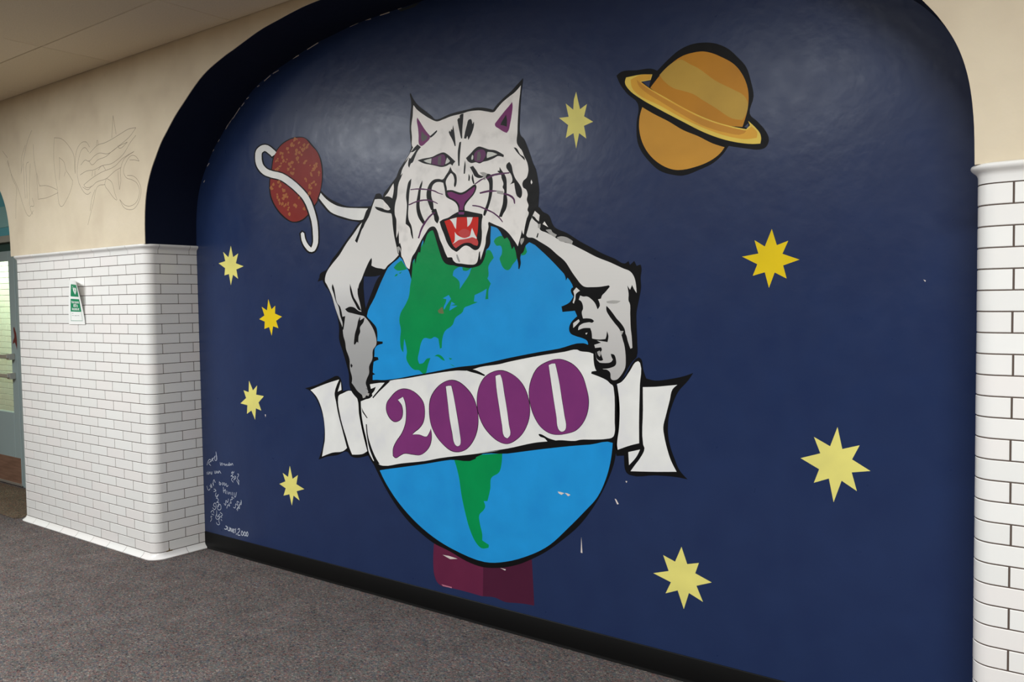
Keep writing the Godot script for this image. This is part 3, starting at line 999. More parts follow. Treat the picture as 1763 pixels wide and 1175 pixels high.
	var banner_part := paint(wall_paint, "banner", "white scroll banner across the globe", [
		fill("ink", 7, 1, [1459, 1040, 1550, 1142, 1675, 1156, 1782, 1171, 1910, 1195, 1813, 1178, 1971, 1204, 2175, 1241, 2287, 1255, 2364, 1269, 2433, 1283, 2480, 1293, 2658, 1326, 2772, 1345, 2897, 1371, 2934, 1357, 3011, 1243, 3058, 1201, 3069, 1185, 3075, 1091, 3075, 1028, 3065, 985, 3061, 916, 3045, 947, 3044, 948, 2929, 931, 2821, 914, 2652, 883, 2472, 847, 2283, 812, 2278, 803, 2120, 782, 1947, 744, 1779, 709, 1625, 677, 1615, 674, 1569, 706, 1530, 752, 1494, 855, 1472, 943, 1464, 1015]),
		fill("white", 8, 1, [1485, 1033, 1540, 1052, 1576, 1066, 1558, 1128, 1629, 1139, 1675, 1143, 1713, 1155, 1811, 1169, 1719, 1156, 1819, 1170, 1998, 1200, 2168, 1224, 2244, 1227, 2318, 1247, 2433, 1264, 2480, 1275, 2658, 1309, 2799, 1331, 2865, 1342, 2881, 1336, 2928, 1332, 2949, 1326, 2959, 1259, 3011, 1221, 3045, 1192, 3048, 1184, 3052, 1037, 3052, 995, 3043, 974, 3006, 962, 2943, 954, 2880, 948, 2849, 940, 2766, 936, 2710, 926, 2629, 912, 2473, 871, 2283, 832, 2426, 857, 2248, 821, 2055, 785, 1947, 759, 1779, 729, 1648, 703, 1611, 708, 1589, 724, 1573, 720, 1539, 764, 1525, 824, 1503, 895, 1490, 955]),
		fill("ink", 9, 1, [1521, 914, 1529, 912, 1534, 858, 1556, 799, 1586, 747, 1620, 709, 1585, 713, 1570, 734, 1543, 787, 1529, 836, 1523, 874]),
		fill("ink", 9, 0, [1490, 1001, 1505, 979, 1536, 947, 1528, 946, 1497, 975]),
		fill("ink", 9, 0, [1674, 1146, 1712, 1153, 1627, 1093, 1581, 1055, 1575, 1060, 1636, 1113]),
		fill("ink", 9, 1, [2212, 1231, 2275, 1233, 2311, 1224, 2346, 1210, 2341, 1204, 2293, 1215, 2256, 1221]),
		fill("ink", 9, 1, [2653, 953, 2661, 955, 2710, 939, 2755, 932, 2710, 920, 2687, 937, 2658, 945])])
	paint(banner_part, "scroll_end", "", [
		fill("ink", 7, 1, [1027, 1080, 1131, 1105, 1245, 1145, 1306, 1162, 1330, 1146, 1345, 1080, 1411, 1088, 1467, 1043, 1475, 988, 1495, 900, 1531, 780, 1536, 747, 1449, 725, 1400, 728, 1367, 751, 1291, 725, 1204, 708, 1129, 683, 1162, 746, 1180, 817, 1184, 876, 1169, 944, 1128, 1018, 1072, 1067]),
		fill("white", 8, 1, [1075, 1073, 1219, 1118, 1318, 1143, 1277, 1066, 1288, 1016, 1299, 965, 1330, 876, 1368, 771, 1334, 750, 1248, 734, 1160, 703, 1179, 771, 1186, 794, 1188, 876, 1170, 962, 1128, 1035]),
		fill("white", 8, 1, [1306, 1045, 1315, 1057, 1340, 1067, 1411, 1085, 1459, 1043, 1469, 965, 1494, 866, 1527, 769, 1490, 750, 1408, 739, 1385, 778, 1362, 833, 1338, 888, 1319, 943]),
		fill("white", 8, 0, [1330, 1132, 1334, 1087, 1303, 1075])])
	paint(banner_part, "scroll_end", "", [
		fill("ink", 7, 1, [3066, 1206, 3087, 1218, 3153, 1308, 3170, 1317, 3182, 1309, 3190, 1268, 3204, 1231, 3244, 1224, 3322, 1235, 3377, 1248, 3415, 1262, 3393, 1231, 3350, 1185, 3322, 1128, 3306, 1076, 3302, 1015, 3310, 965, 3332, 907, 3353, 864, 3389, 831, 3342, 835, 3242, 831, 3125, 819, 3105, 831, 3096, 883, 3096, 899, 3060, 894, 3054, 916, 3060, 985]),
		fill("white", 8, 1, [3065, 1201, 3087, 1211, 3129, 1261, 3153, 1295, 3167, 1301, 3176, 1293, 3174, 1201, 3169, 1046, 3169, 958, 3126, 945, 3066, 921, 3063, 943, 3073, 1012, 3077, 1091, 3074, 1144]),
		fill("white", 8, 1, [3188, 1194, 3244, 1198, 3300, 1205, 3345, 1211, 3323, 1191, 3311, 1147, 3294, 1086, 3281, 1034, 3285, 999, 3299, 944, 3315, 900, 3340, 857, 3242, 846, 3127, 836, 3149, 865, 3173, 896, 3194, 939, 3188, 954, 3188, 1099]),
		fill("white", 8, 1, [3117, 916, 3173, 932, 3155, 899, 3120, 861])])
	paint(banner_part, "digit", "purple numeral two", [
		fill("ink", 9, 1, [1815, 1119, 1861, 1113, 1910, 1090, 1944, 1056, 1953, 1011, 1942, 955, 1913, 921, 1878, 898, 1863, 886, 1910, 890, 1960, 884, 1971, 894, 1991, 927, 1997, 890, 1986, 843, 1958, 810, 1914, 785, 1865, 782, 1802, 781, 1775, 769, 1737, 752, 1719, 762, 1720, 800, 1743, 839, 1787, 889, 1813, 941, 1820, 997, 1814, 1047, 1800, 1075, 1763, 1057, 1791, 1032, 1799, 996, 1789, 963, 1762, 945, 1730, 941, 1696, 961, 1676, 997, 1680, 1035, 1707, 1066, 1744, 1097, 1781, 1114]),
		fill("purple", 10, 1, [1814, 1116, 1860, 1111, 1907, 1088, 1941, 1055, 1950, 1011, 1938, 955, 1910, 923, 1875, 900, 1861, 884, 1909, 888, 1960, 882, 1974, 893, 1989, 924, 1993, 890, 1983, 844, 1955, 811, 1914, 787, 1865, 785, 1802, 784, 1773, 771, 1737, 755, 1723, 763, 1724, 800, 1747, 838, 1791, 888, 1817, 941, 1824, 997, 1818, 1048, 1801, 1077, 1760, 1057, 1787, 1031, 1795, 995, 1786, 964, 1760, 947, 1732, 944, 1700, 963, 1680, 998, 1683, 1034, 1710, 1064, 1747, 1095, 1783, 1112])])
	paint(banner_part, "digit", "purple zero next to the two", [
		fill("ink", 9, 1, [2135, 1178, 2181, 1171, 2232, 1142, 2269, 1105, 2293, 1053, 2301, 996, 2294, 943, 2271, 893, 2232, 850, 2199, 832, 2159, 823, 2119, 827, 2067, 855, 2021, 896, 1992, 944, 1980, 1013, 1988, 1074, 2020, 1121, 2075, 1161]),
		fill("purple", 10, 1, [2135, 1175, 2180, 1168, 2229, 1140, 2266, 1103, 2290, 1053, 2298, 996, 2290, 943, 2268, 894, 2230, 852, 2198, 834, 2159, 826, 2121, 830, 2069, 857, 2024, 897, 1995, 944, 1984, 1013, 1992, 1073, 2023, 1119, 2076, 1159]),
		fill("ink", 11, 1, [2093, 1143, 2112, 1149, 2133, 1150, 2140, 1131, 2154, 1068, 2172, 987, 2183, 920, 2188, 877, 2182, 860, 2163, 852, 2145, 863, 2130, 915, 2116, 983, 2105, 1065]),
		fill("white", 12, 1, [2096, 1143, 2112, 1147, 2131, 1148, 2137, 1130, 2152, 1068, 2169, 987, 2181, 920, 2186, 877, 2181, 861, 2163, 854, 2147, 864, 2133, 916, 2118, 983, 2107, 1065])])
	paint(banner_part, "digit", "middle purple zero", [
		fill("ink", 9, 1, [2442, 1237, 2487, 1229, 2541, 1202, 2577, 1165, 2600, 1114, 2608, 1061, 2598, 1007, 2567, 952, 2524, 914, 2474, 892, 2429, 896, 2378, 921, 2328, 967, 2297, 1030, 2292, 1095, 2306, 1151, 2339, 1198, 2385, 1225]),
		fill("purple", 10, 1, [2442, 1234, 2485, 1227, 2539, 1201, 2574, 1164, 2597, 1113, 2605, 1061, 2595, 1008, 2565, 953, 2522, 916, 2473, 894, 2430, 898, 2381, 923, 2331, 969, 2300, 1031, 2295, 1095, 2309, 1151, 2342, 1197, 2386, 1223]),
		fill("ink", 11, 1, [2407, 1207, 2420, 1214, 2438, 1216, 2447, 1199, 2461, 1129, 2475, 1058, 2486, 986, 2493, 937, 2474, 917, 2453, 926, 2442, 977, 2428, 1054, 2411, 1156]),
		fill("white", 12, 1, [2409, 1207, 2420, 1212, 2437, 1215, 2445, 1199, 2459, 1129, 2473, 1057, 2484, 985, 2491, 937, 2474, 919, 2455, 927, 2444, 977, 2430, 1054, 2413, 1156])])
	paint(banner_part, "digit", "last purple zero beside the paw", [
		fill("ink", 9, 1, [2765, 1299, 2811, 1292, 2855, 1271, 2892, 1231, 2913, 1177, 2924, 1127, 2918, 1072, 2895, 1024, 2856, 986, 2811, 969, 2750, 958, 2709, 963, 2663, 988, 2628, 1033, 2605, 1094, 2602, 1156, 2619, 1210, 2649, 1254, 2702, 1284]),
		fill("purple", 10, 1, [2765, 1297, 2809, 1290, 2853, 1269, 2890, 1229, 2911, 1176, 2921, 1127, 2915, 1072, 2893, 1025, 2855, 988, 2811, 971, 2750, 960, 2710, 965, 2665, 989, 2631, 1034, 2608, 1094, 2605, 1156, 2622, 1209, 2651, 1252, 2703, 1282]),
		fill("ink", 11, 1, [2713, 1269, 2731, 1277, 2751, 1278, 2758, 1252, 2771, 1192, 2784, 1124, 2797, 1051, 2805, 996, 2796, 979, 2774, 975, 2759, 987, 2752, 1038, 2733, 1139, 2720, 1218]),
		fill("white", 12, 1, [2714, 1269, 2731, 1276, 2749, 1277, 2756, 1252, 2770, 1192, 2782, 1123, 2795, 1050, 2803, 996, 2794, 980, 2775, 976, 2761, 988, 2753, 1038, 2735, 1139, 2722, 1218])])
	var wildcat_part := paint(wall_paint, "wildcat", "snarling white wildcat leaning over the globe", [
		fill("ink", 10, 1, [1684, 2097, 1666, 2121, 1633, 2122, 1619, 2102, 1601, 2071, 1591, 2056, 1535, 1997, 1494, 1977, 1444, 1933, 1386, 1884, 1328, 1834, 1283, 1798, 1238, 1746, 1181, 1723, 1171, 1699, 1157, 1680, 1199, 1688, 1220, 1654, 1249, 1629, 1287, 1557, 1311, 1498, 1326, 1427, 1324, 1362, 1349, 1303, 1377, 1233, 1396, 1175, 1399, 1116, 1411, 1087, 1457, 1048, 1482, 1038, 1516, 1045, 1566, 1061, 1582, 1102, 1607, 1117, 1593, 1112, 1576, 1104, 1551, 1106, 1548, 1135, 1561, 1167, 1601, 1183, 1570, 1196, 1554, 1199, 1567, 1234, 1592, 1249, 1628, 1261, 1622, 1274, 1593, 1275, 1599, 1315, 1620, 1335, 1660, 1345, 1661, 1356, 1620, 1358, 1618, 1424, 1578, 1463, 1546, 1489, 1538, 1532, 1532, 1561, 1526, 1630, 1524, 1628, 1529, 1699, 1653, 1702, 1687, 1722, 1739, 1757, 1801, 1795, 1808, 1813, 1775, 1882, 1758, 1973, 1753, 2019, 1761, 2063, 1717, 2103]),
		fill("fur_body", 11, 1, [1625, 2095, 1684, 2088, 1704, 2061, 1738, 2037, 1750, 2001, 1752, 1965, 1763, 1914, 1774, 1864, 1783, 1818, 1792, 1802, 1753, 1774, 1707, 1749, 1687, 1732, 1661, 1736, 1621, 1742, 1589, 1754, 1593, 1785, 1590, 1794, 1576, 1781, 1555, 1754, 1534, 1722, 1512, 1685, 1491, 1657, 1483, 1634, 1480, 1642, 1479, 1608, 1494, 1561, 1504, 1518, 1505, 1498, 1538, 1479, 1578, 1440, 1601, 1406, 1615, 1361, 1612, 1338, 1586, 1309, 1581, 1263, 1555, 1222, 1554, 1187, 1536, 1157, 1527, 1134, 1535, 1111, 1542, 1094, 1546, 1077, 1516, 1058, 1491, 1071, 1458, 1090, 1433, 1115, 1417, 1129, 1422, 1152, 1406, 1205, 1404, 1257, 1379, 1310, 1372, 1351, 1360, 1380, 1353, 1427, 1328, 1474, 1299, 1534, 1271, 1605, 1232, 1665, 1221, 1678, 1221, 1698, 1237, 1731, 1282, 1773, 1342, 1819, 1400, 1878, 1458, 1927, 1521, 1980, 1542, 1988, 1569, 2000, 1590, 2031, 1608, 2066])])
	paint(wildcat_part, "fur_line", "", [
		fill("ink", 13, 1, [1598, 2062, 1590, 2031, 1569, 2000, 1545, 1973, 1534, 1956, 1524, 1947, 1505, 1915, 1484, 1877, 1467, 1889, 1492, 1925, 1521, 1975, 1542, 2011, 1564, 2046])])
	paint(wildcat_part, "fur_line", "", [
		fill("ink", 13, 1, [1624, 2058, 1670, 2048, 1715, 2033, 1747, 2028, 1747, 2014, 1708, 2020, 1657, 2034, 1631, 2047])])
	paint(wildcat_part, "fur_line", "", [
		fill("ink", 13, 1, [1684, 2093, 1717, 2104, 1758, 2091, 1770, 2049, 1758, 2061, 1742, 2059, 1748, 2046, 1741, 2037, 1716, 2054, 1697, 2073])])
	paint(wildcat_part, "fur_line", "", [
		fill("ink", 13, 1, [1282, 1665, 1294, 1640, 1302, 1605, 1313, 1563, 1339, 1539, 1355, 1486, 1378, 1489, 1371, 1457, 1361, 1416, 1346, 1415, 1356, 1445, 1337, 1492, 1326, 1539, 1305, 1569, 1289, 1611, 1275, 1647])])
	paint(wildcat_part, "fur_line", "", [
		fill("ink", 13, 1, [1421, 1662, 1433, 1632, 1449, 1591, 1473, 1562, 1505, 1518, 1484, 1522, 1456, 1556, 1432, 1591, 1420, 1632])])
	paint(wildcat_part, "fur_line", "", [
		fill("ink", 13, 1, [1378, 1527, 1413, 1539, 1447, 1536, 1488, 1515, 1538, 1509, 1542, 1487, 1488, 1495, 1437, 1504, 1395, 1513])])
	paint(wildcat_part, "fur_line", "", [
		fill("ink", 13, 1, [1496, 1489, 1493, 1466, 1529, 1482, 1520, 1457, 1492, 1428, 1493, 1405, 1480, 1382, 1476, 1346, 1465, 1352, 1449, 1335, 1441, 1340, 1451, 1393, 1469, 1434, 1478, 1463])])
	paint(wildcat_part, "fur_line", "", [
		fill("ink", 13, 1, [1416, 1234, 1428, 1223, 1419, 1210, 1411, 1222])])
	paint(wildcat_part, "fur_line", "", [
		fill("ink", 13, 1, [1524, 1105, 1559, 1103, 1602, 1117, 1592, 1097, 1567, 1078, 1538, 1082, 1559, 1092])])
	paint(wildcat_part, "bare_patch", "", [
		fill("fur_grey", 13, 1, [1496, 1069, 1517, 1069, 1523, 1057, 1503, 1051])])
	paint(wildcat_part, "bare_patch", "", [
		fill("fur_grey", 13, 1, [1527, 1079, 1554, 1080, 1546, 1065, 1532, 1069])])
	paint(wildcat_part, "foreleg", "", [
		fill("ink", 10, 1, [2617, 1980, 2671, 1975, 2691, 1954, 2724, 1936, 2743, 1896, 2757, 1879, 2818, 1852, 2882, 1814, 2949, 1780, 2998, 1755, 3059, 1730, 3106, 1708, 3125, 1718, 3131, 1701, 3152, 1717, 3163, 1696, 3181, 1701, 3186, 1685, 3181, 1648, 3183, 1612, 3181, 1594, 3171, 1549, 3161, 1504, 3161, 1447, 3163, 1381, 3160, 1319, 3141, 1300, 3112, 1260, 3088, 1221, 3069, 1203, 3040, 1197, 3016, 1214, 2976, 1229, 2937, 1240, 2939, 1249, 2972, 1255, 2964, 1267, 2961, 1301, 2954, 1326, 2933, 1334, 2897, 1338, 2923, 1367, 2918, 1381, 2893, 1393, 2857, 1402, 2831, 1414, 2825, 1436, 2837, 1462, 2868, 1488, 2856, 1512, 2791, 1507, 2786, 1531, 2828, 1548, 2849, 1574, 2836, 1600, 2844, 1615, 2843, 1611, 2859, 1620, 2820, 1658, 2811, 1644, 2808, 1662, 2778, 1702, 2741, 1743, 2702, 1772, 2654, 1804, 2615, 1822, 2595, 1809, 2579, 1778, 2564, 1770, 2559, 1803, 2590, 1849, 2596, 1893, 2612, 1952]),
		fill("fur_limb", 11, 1, [2631, 1931, 2644, 1918, 2665, 1901, 2672, 1884, 2676, 1874, 2709, 1860, 2742, 1844, 2761, 1833, 2799, 1814, 2836, 1804, 2854, 1796, 2909, 1770, 2971, 1740, 3037, 1715, 3101, 1687, 3131, 1675, 3148, 1656, 3158, 1627, 3162, 1584, 3151, 1599, 3145, 1610, 3141, 1618, 3131, 1598, 3118, 1617, 3124, 1583, 3125, 1548, 3128, 1545, 3131, 1496, 3133, 1438, 3137, 1405, 3140, 1356, 3131, 1352, 3120, 1380, 3109, 1413, 3095, 1426, 3085, 1421, 3092, 1401, 3104, 1355, 3108, 1297, 3105, 1272, 3084, 1238, 3064, 1220, 3045, 1217, 3036, 1222, 3032, 1248, 3016, 1260, 2994, 1263, 2982, 1287, 2967, 1301, 2960, 1335, 2959, 1348, 2954, 1365, 2988, 1375, 2943, 1393, 2941, 1420, 2934, 1437, 2898, 1436, 2872, 1425, 2876, 1443, 2899, 1457, 2934, 1462, 2919, 1476, 2899, 1477, 2892, 1505, 2899, 1522, 2890, 1552, 2877, 1560, 2885, 1578, 2900, 1573, 2920, 1573, 2943, 1560, 2960, 1543, 2972, 1517, 2984, 1534, 2975, 1560, 2990, 1563, 2995, 1576, 3010, 1589, 3034, 1613, 3029, 1619, 2990, 1614, 2946, 1613, 2906, 1616, 2889, 1627, 2871, 1647, 2843, 1681, 2807, 1729, 2765, 1761, 2727, 1791, 2674, 1821, 2635, 1841, 2605, 1846, 2598, 1855, 2611, 1888, 2621, 1915])])
	paint(wildcat_part, "fur_gap", "", [
		fill("fur_limb", 12, 1, [2849, 1597, 2865, 1613, 2884, 1598, 2863, 1585, 2859, 1561, 2851, 1543, 2845, 1548, 2854, 1578])])
	paint(wildcat_part, "fur_gap", "", [
		fill("fur_limb", 12, 1, [2876, 1475, 2881, 1466, 2858, 1445, 2847, 1437, 2847, 1458])])
	paint(wildcat_part, "fur_gap", "", [
		fill("fur", 12, 0, [2648, 1960, 2674, 1940, 2669, 1912, 2637, 1937, 2630, 1932])])
	paint(wildcat_part, "fur_gap", "", [
		fill("fur", 12, 0, [2700, 1910, 2720, 1883, 2690, 1899])])
	paint(wildcat_part, "paw_line", "", [
		fill("ink", 13, 1, [3016, 1532, 3028, 1522, 3048, 1500, 3067, 1477, 3086, 1459, 3104, 1434, 3109, 1409, 3124, 1364, 3113, 1355, 3101, 1372, 3090, 1405, 3081, 1430, 3052, 1463, 3028, 1492, 3016, 1513])])
	paint(wildcat_part, "paw_line", "", [
		fill("ink", 13, 1, [3036, 1328, 3052, 1325, 3061, 1304, 3060, 1283, 3041, 1271, 2992, 1263, 2967, 1266, 2965, 1290, 3007, 1288, 3036, 1293, 3046, 1304, 3039, 1316])])
	paint(wildcat_part, "paw_line", "", [
		fill("ink", 13, 1, [3018, 1425, 3025, 1404, 3020, 1378, 2988, 1382, 2941, 1385, 2941, 1392, 2978, 1388, 3010, 1391, 3015, 1404])])
	paint(wildcat_part, "paw_line", "", [
		fill("ink", 13, 1, [2894, 1477, 2919, 1479, 2944, 1475, 2954, 1467, 2944, 1460, 2924, 1464, 2899, 1459, 2878, 1470])])
	paint(wildcat_part, "paw_line", "", [
		fill("ink", 13, 1, [2868, 1425, 2898, 1436, 2935, 1437, 2943, 1399, 2918, 1393, 2875, 1408])])
	paint(wildcat_part, "fur_gap", "", [
		fill("fur_limb", 14, 0, [2909, 1415, 2921, 1417, 2914, 1408])])
	paint(wildcat_part, "paw_line", "", [
		fill("ink", 13, 1, [2953, 1351, 2988, 1355, 2992, 1344, 2987, 1336, 2998, 1302, 2987, 1297, 2967, 1305, 2960, 1335])])
	paint(wildcat_part, "bare_patch", "", [
		fill("fur_grey", 14, 1, [2968, 1335, 2980, 1341, 2987, 1331, 2981, 1314, 2972, 1323])])
	paint(wildcat_part, "bare_patch", "", [
		fill("fur_grey", 12, 1, [2706, 1872, 2735, 1871, 2742, 1860, 2766, 1847, 2756, 1836, 2733, 1849])])
	paint(wildcat_part, "bare_patch", "", [
		fill("fur_grey", 12, 1, [2766, 1836, 2789, 1839, 2822, 1831, 2850, 1814, 2845, 1802, 2813, 1812, 2780, 1819])])
	paint(wildcat_part, "paw_line", "", [
		fill("ink", 13, 1, [2630, 1938, 2636, 1939, 2675, 1902, 2680, 1900, 2668, 1901])])
	paint(wildcat_part, "bare_patch", "", [
		fill("fur_grey", 14, 1, [2663, 1900, 2679, 1901, 2676, 1882, 2665, 1883])])
	paint(wildcat_part, "paw_line", "", [
		fill("ink", 13, 1, [2662, 1861, 2667, 1858, 2661, 1840, 2654, 1842])])
	paint(wildcat_part, "bare_patch", "", [
		fill("fur_grey", 12, 1, [3017, 1551, 3048, 1555, 3086, 1552, 3067, 1542, 3019, 1544])])
	paint(wildcat_part, "bare_patch", "", [
		fill("fur_grey", 14, 1, [3081, 1426, 3099, 1426, 3090, 1409])])
	paint(wildcat_part, "head", "", [
		fill("ink", 15, 1, [1894, 2600, 1915, 2564, 1949, 2528, 1996, 2494, 2032, 2468, 2055, 2448, 2089, 2447, 2130, 2456, 2181, 2462, 2231, 2464, 2280, 2466, 2300, 2467, 2343, 2463, 2381, 2454, 2417, 2442, 2442, 2463, 2479, 2486, 2525, 2511, 2562, 2537, 2592, 2557, 2588, 2529, 2583, 2505, 2578, 2464, 2573, 2415, 2571, 2373, 2572, 2309, 2593, 2286, 2608, 2256, 2627, 2211, 2640, 2176, 2657, 2142, 2668, 2092, 2673, 2049, 2670, 2008, 2667, 1974, 2645, 1964, 2625, 1955, 2608, 1898, 2592, 1858, 2582, 1827, 2576, 1800, 2569, 1775, 2563, 1756, 2565, 1728, 2556, 1702, 2551, 1705, 2551, 1725, 2547, 1743, 2542, 1760, 2538, 1782, 2528, 1808, 2516, 1795, 2509, 1815, 2503, 1832, 2489, 1851, 2473, 1845, 2461, 1859, 2449, 1879, 2429, 1898, 2409, 1905, 2394, 1909, 2393, 1892, 2390, 1854, 2389, 1828, 2378, 1809, 2365, 1800, 2359, 1778, 2343, 1746, 2326, 1730, 2296, 1722, 2257, 1718, 2219, 1724, 2179, 1729, 2161, 1734, 2134, 1737, 2108, 1745, 2090, 1762, 2077, 1787, 2064, 1821, 2051, 1855, 2038, 1890, 2029, 1910, 2020, 1911, 1992, 1896, 1977, 1869, 1965, 1845, 1962, 1869, 1951, 1850, 1940, 1806, 1929, 1809, 1916, 1787, 1906, 1749, 1902, 1778, 1889, 1763, 1884, 1732, 1879, 1701, 1876, 1674, 1868, 1695, 1859, 1716, 1848, 1730, 1831, 1752, 1812, 1780, 1800, 1788, 1795, 1795, 1784, 1810, 1777, 1838, 1766, 1877, 1757, 1917, 1751, 1959, 1747, 2002, 1741, 2015, 1708, 2029, 1685, 2035, 1697, 2058, 1709, 2070, 1686, 2088, 1687, 2112, 1723, 2145, 1763, 2177, 1784, 2195, 1804, 2229, 1833, 2258, 1867, 2290, 1887, 2315, 1878, 2311, 1892, 2329, 1888, 2365, 1884, 2405, 1885, 2443, 1891, 2497, 1898, 2539, 1896, 2567, 1890, 2595]),
		fill("fur", 16, 1, [1914, 2537, 1933, 2515, 1975, 2484, 2027, 2453, 2068, 2436, 2109, 2440, 2160, 2448, 2230, 2451, 2270, 2455, 2316, 2452, 2280, 2455, 2333, 2451, 2381, 2439, 2423, 2431, 2442, 2445, 2470, 2466, 2507, 2485, 2548, 2504, 2579, 2527, 2574, 2493, 2567, 2451, 2562, 2403, 2558, 2361, 2556, 2319, 2552, 2275, 2566, 2252, 2579, 2238, 2592, 2210, 2609, 2179, 2615, 2146, 2611, 2126, 2604, 2112, 2586, 2100, 2580, 2086, 2585, 2070, 2601, 2059, 2609, 2037, 2604, 2013, 2613, 1987, 2607, 1967, 2614, 1954, 2603, 1931, 2603, 1932, 2591, 1892, 2584, 1859, 2579, 1865, 2575, 1882, 2567, 1853, 2559, 1832, 2550, 1807, 2541, 1820, 2525, 1840, 2505, 1863, 2486, 1880, 2458, 1898, 2425, 1911, 2397, 1923, 2384, 1929, 2379, 1925, 2380, 1906, 2369, 1874, 2364, 1858, 2360, 1829, 2348, 1798, 2335, 1769, 2329, 1755, 2327, 1782, 2327, 1795, 2322, 1792, 2316, 1770, 2307, 1744, 2294, 1735, 2266, 1734, 2236, 1737, 2210, 1741, 2188, 1743, 2175, 1746, 2157, 1760, 2151, 1772, 2135, 1774, 2122, 1774, 2109, 1795, 2091, 1833, 2074, 1864, 2061, 1899, 2052, 1916, 2039, 1928, 2021, 1930, 2002, 1923, 1973, 1894, 1952, 1871, 1930, 1841, 1905, 1808, 1885, 1788, 1875, 1764, 1869, 1743, 1864, 1726, 1855, 1730, 1845, 1737, 1831, 1759, 1820, 1780, 1809, 1795, 1810, 1836, 1800, 1862, 1795, 1857, 1794, 1893, 1793, 1925, 1784, 1901, 1776, 1887, 1778, 1947, 1778, 1982, 1769, 2004, 1768, 2035, 1774, 2065, 1786, 2095, 1793, 2139, 1797, 2166, 1817, 2204, 1826, 2227, 1861, 2267, 1878, 2288, 1844, 2263, 1886, 2306, 1905, 2330, 1898, 2340, 1899, 2383, 1895, 2426, 1898, 2449, 1907, 2487, 1911, 2529]),
		fill("fur", 16, 1, [1698, 2103, 1722, 2121, 1745, 2147, 1763, 2165, 1765, 2141, 1759, 2110, 1752, 2090, 1733, 2100, 1713, 2104]),
		fill("fur", 16, 1, [1689, 2084, 1698, 2075, 1720, 2057, 1737, 2037, 1725, 2032, 1702, 2036, 1688, 2041])])
	paint(wildcat_part, "ear", "", [
		fill("purple_ear", 17, 1, [1937, 2473, 1952, 2454, 1978, 2419, 2004, 2389, 2023, 2371, 2019, 2360, 1992, 2342, 1965, 2330, 1952, 2334, 1944, 2346, 1944, 2381, 1941, 2420, 1934, 2460]),
		fill("ear_grey", 18, 0, [1965, 2403, 1983, 2384, 2005, 2370, 1993, 2356, 1966, 2351, 1961, 2371]),
		fill("ink", 17, 1, [2020, 2371, 2046, 2384, 2067, 2395, 2068, 2387, 2046, 2372, 2024, 2362])])
	paint(wildcat_part, "ear", "", [
		fill("purple_ear", 17, 1, [2528, 2461, 2531, 2446, 2526, 2408, 2516, 2366, 2506, 2336, 2495, 2326, 2477, 2334, 2449, 2352, 2429, 2366, 2427, 2377, 2450, 2397, 2487, 2428, 2511, 2446]),
		fill("ink", 18, 0, [2493, 2409, 2498, 2383, 2496, 2354, 2477, 2362, 2459, 2367, 2466, 2379])])
	paint(wildcat_part, "face_stripe", "", [
		fill("ink", 17, 1, [1936, 2341, 1959, 2325, 1933, 2305, 1916, 2280, 1900, 2256, 1888, 2252, 1876, 2232, 1868, 2246, 1878, 2281, 1886, 2276, 1901, 2291, 1927, 2316, 1900, 2307, 1888, 2308, 1914, 2328])])
	paint(wildcat_part, "face_stripe", "", [
		fill("ink", 17, 1, [2172, 2405, 2181, 2355, 2186, 2304, 2180, 2303, 2168, 2331, 2148, 2363, 2143, 2375, 2149, 2382, 2154, 2374, 2160, 2388, 2166, 2382])])
	paint(wildcat_part, "face_stripe", "", [
		fill("ink", 17, 1, [2238, 2450, 2235, 2419, 2229, 2375, 2228, 2334, 2220, 2335, 2211, 2370, 2202, 2409, 2199, 2426, 2208, 2434, 2214, 2431, 2215, 2444, 2223, 2449])])
	paint(wildcat_part, "face_stripe", "", [
		fill("ink", 17, 1, [2284, 2418, 2289, 2408, 2292, 2393, 2301, 2404, 2302, 2388, 2290, 2356, 2277, 2336, 2265, 2322, 2260, 2342, 2252, 2330, 2238, 2333, 2246, 2362, 2259, 2397, 2267, 2415])])
	paint(wildcat_part, "face_stripe", "", [
		fill("ink", 17, 1, [2209, 2318, 2221, 2320, 2216, 2287, 2211, 2251, 2208, 2207, 2200, 2207, 2198, 2245, 2199, 2278, 2205, 2304])])
	paint(wildcat_part, "face_stripe", "", [
		fill("ink", 17, 1, [2150, 2209, 2162, 2187, 2184, 2168, 2189, 2148, 2183, 2115, 2176, 2108, 2171, 2116, 2174, 2142, 2164, 2170, 2152, 2178, 2139, 2168, 2121, 2147, 2118, 2136, 2125, 2105, 2122, 2086, 2114, 2083, 2109, 2110, 2102, 2136, 2082, 2142, 2053, 2142, 2032, 2129, 2024, 2107, 2023, 2076, 2033, 2048, 2036, 2011, 2019, 2010, 2001, 2047, 1990, 2078, 1995, 2113, 2014, 2142, 2041, 2157, 2072, 2158, 2100, 2153, 2119, 2170, 2139, 2191])])
	paint(wildcat_part, "face_stripe", "", [
		fill("ink", 17, 1, [1889, 2177, 1885, 2150, 1876, 2120, 1870, 2081, 1866, 2041, 1862, 2002, 1867, 1970, 1882, 1945, 1890, 1913, 1894, 1878, 1889, 1878, 1879, 1902, 1871, 1934, 1844, 1954, 1845, 1972, 1851, 2011, 1855, 2050, 1850, 2090, 1857, 2129, 1869, 2162])])
	paint(wildcat_part, "face_stripe", "", [
		fill("ink", 17, 1, [1964, 2162, 1963, 2143, 1952, 2113, 1947, 2074, 1942, 2043, 1947, 2012, 1962, 1979, 1975, 1959, 1966, 1943, 1951, 1957, 1930, 1986, 1920, 2022, 1921, 2057, 1930, 2091, 1936, 2114, 1947, 2137, 1956, 2151])])
	paint(wildcat_part, "face_stripe", "", [
		fill("ink", 17, 1, [2053, 2014, 2063, 1988, 2071, 1964, 2059, 1942, 2041, 1959, 2036, 1982, 2021, 2002, 2027, 2012])])
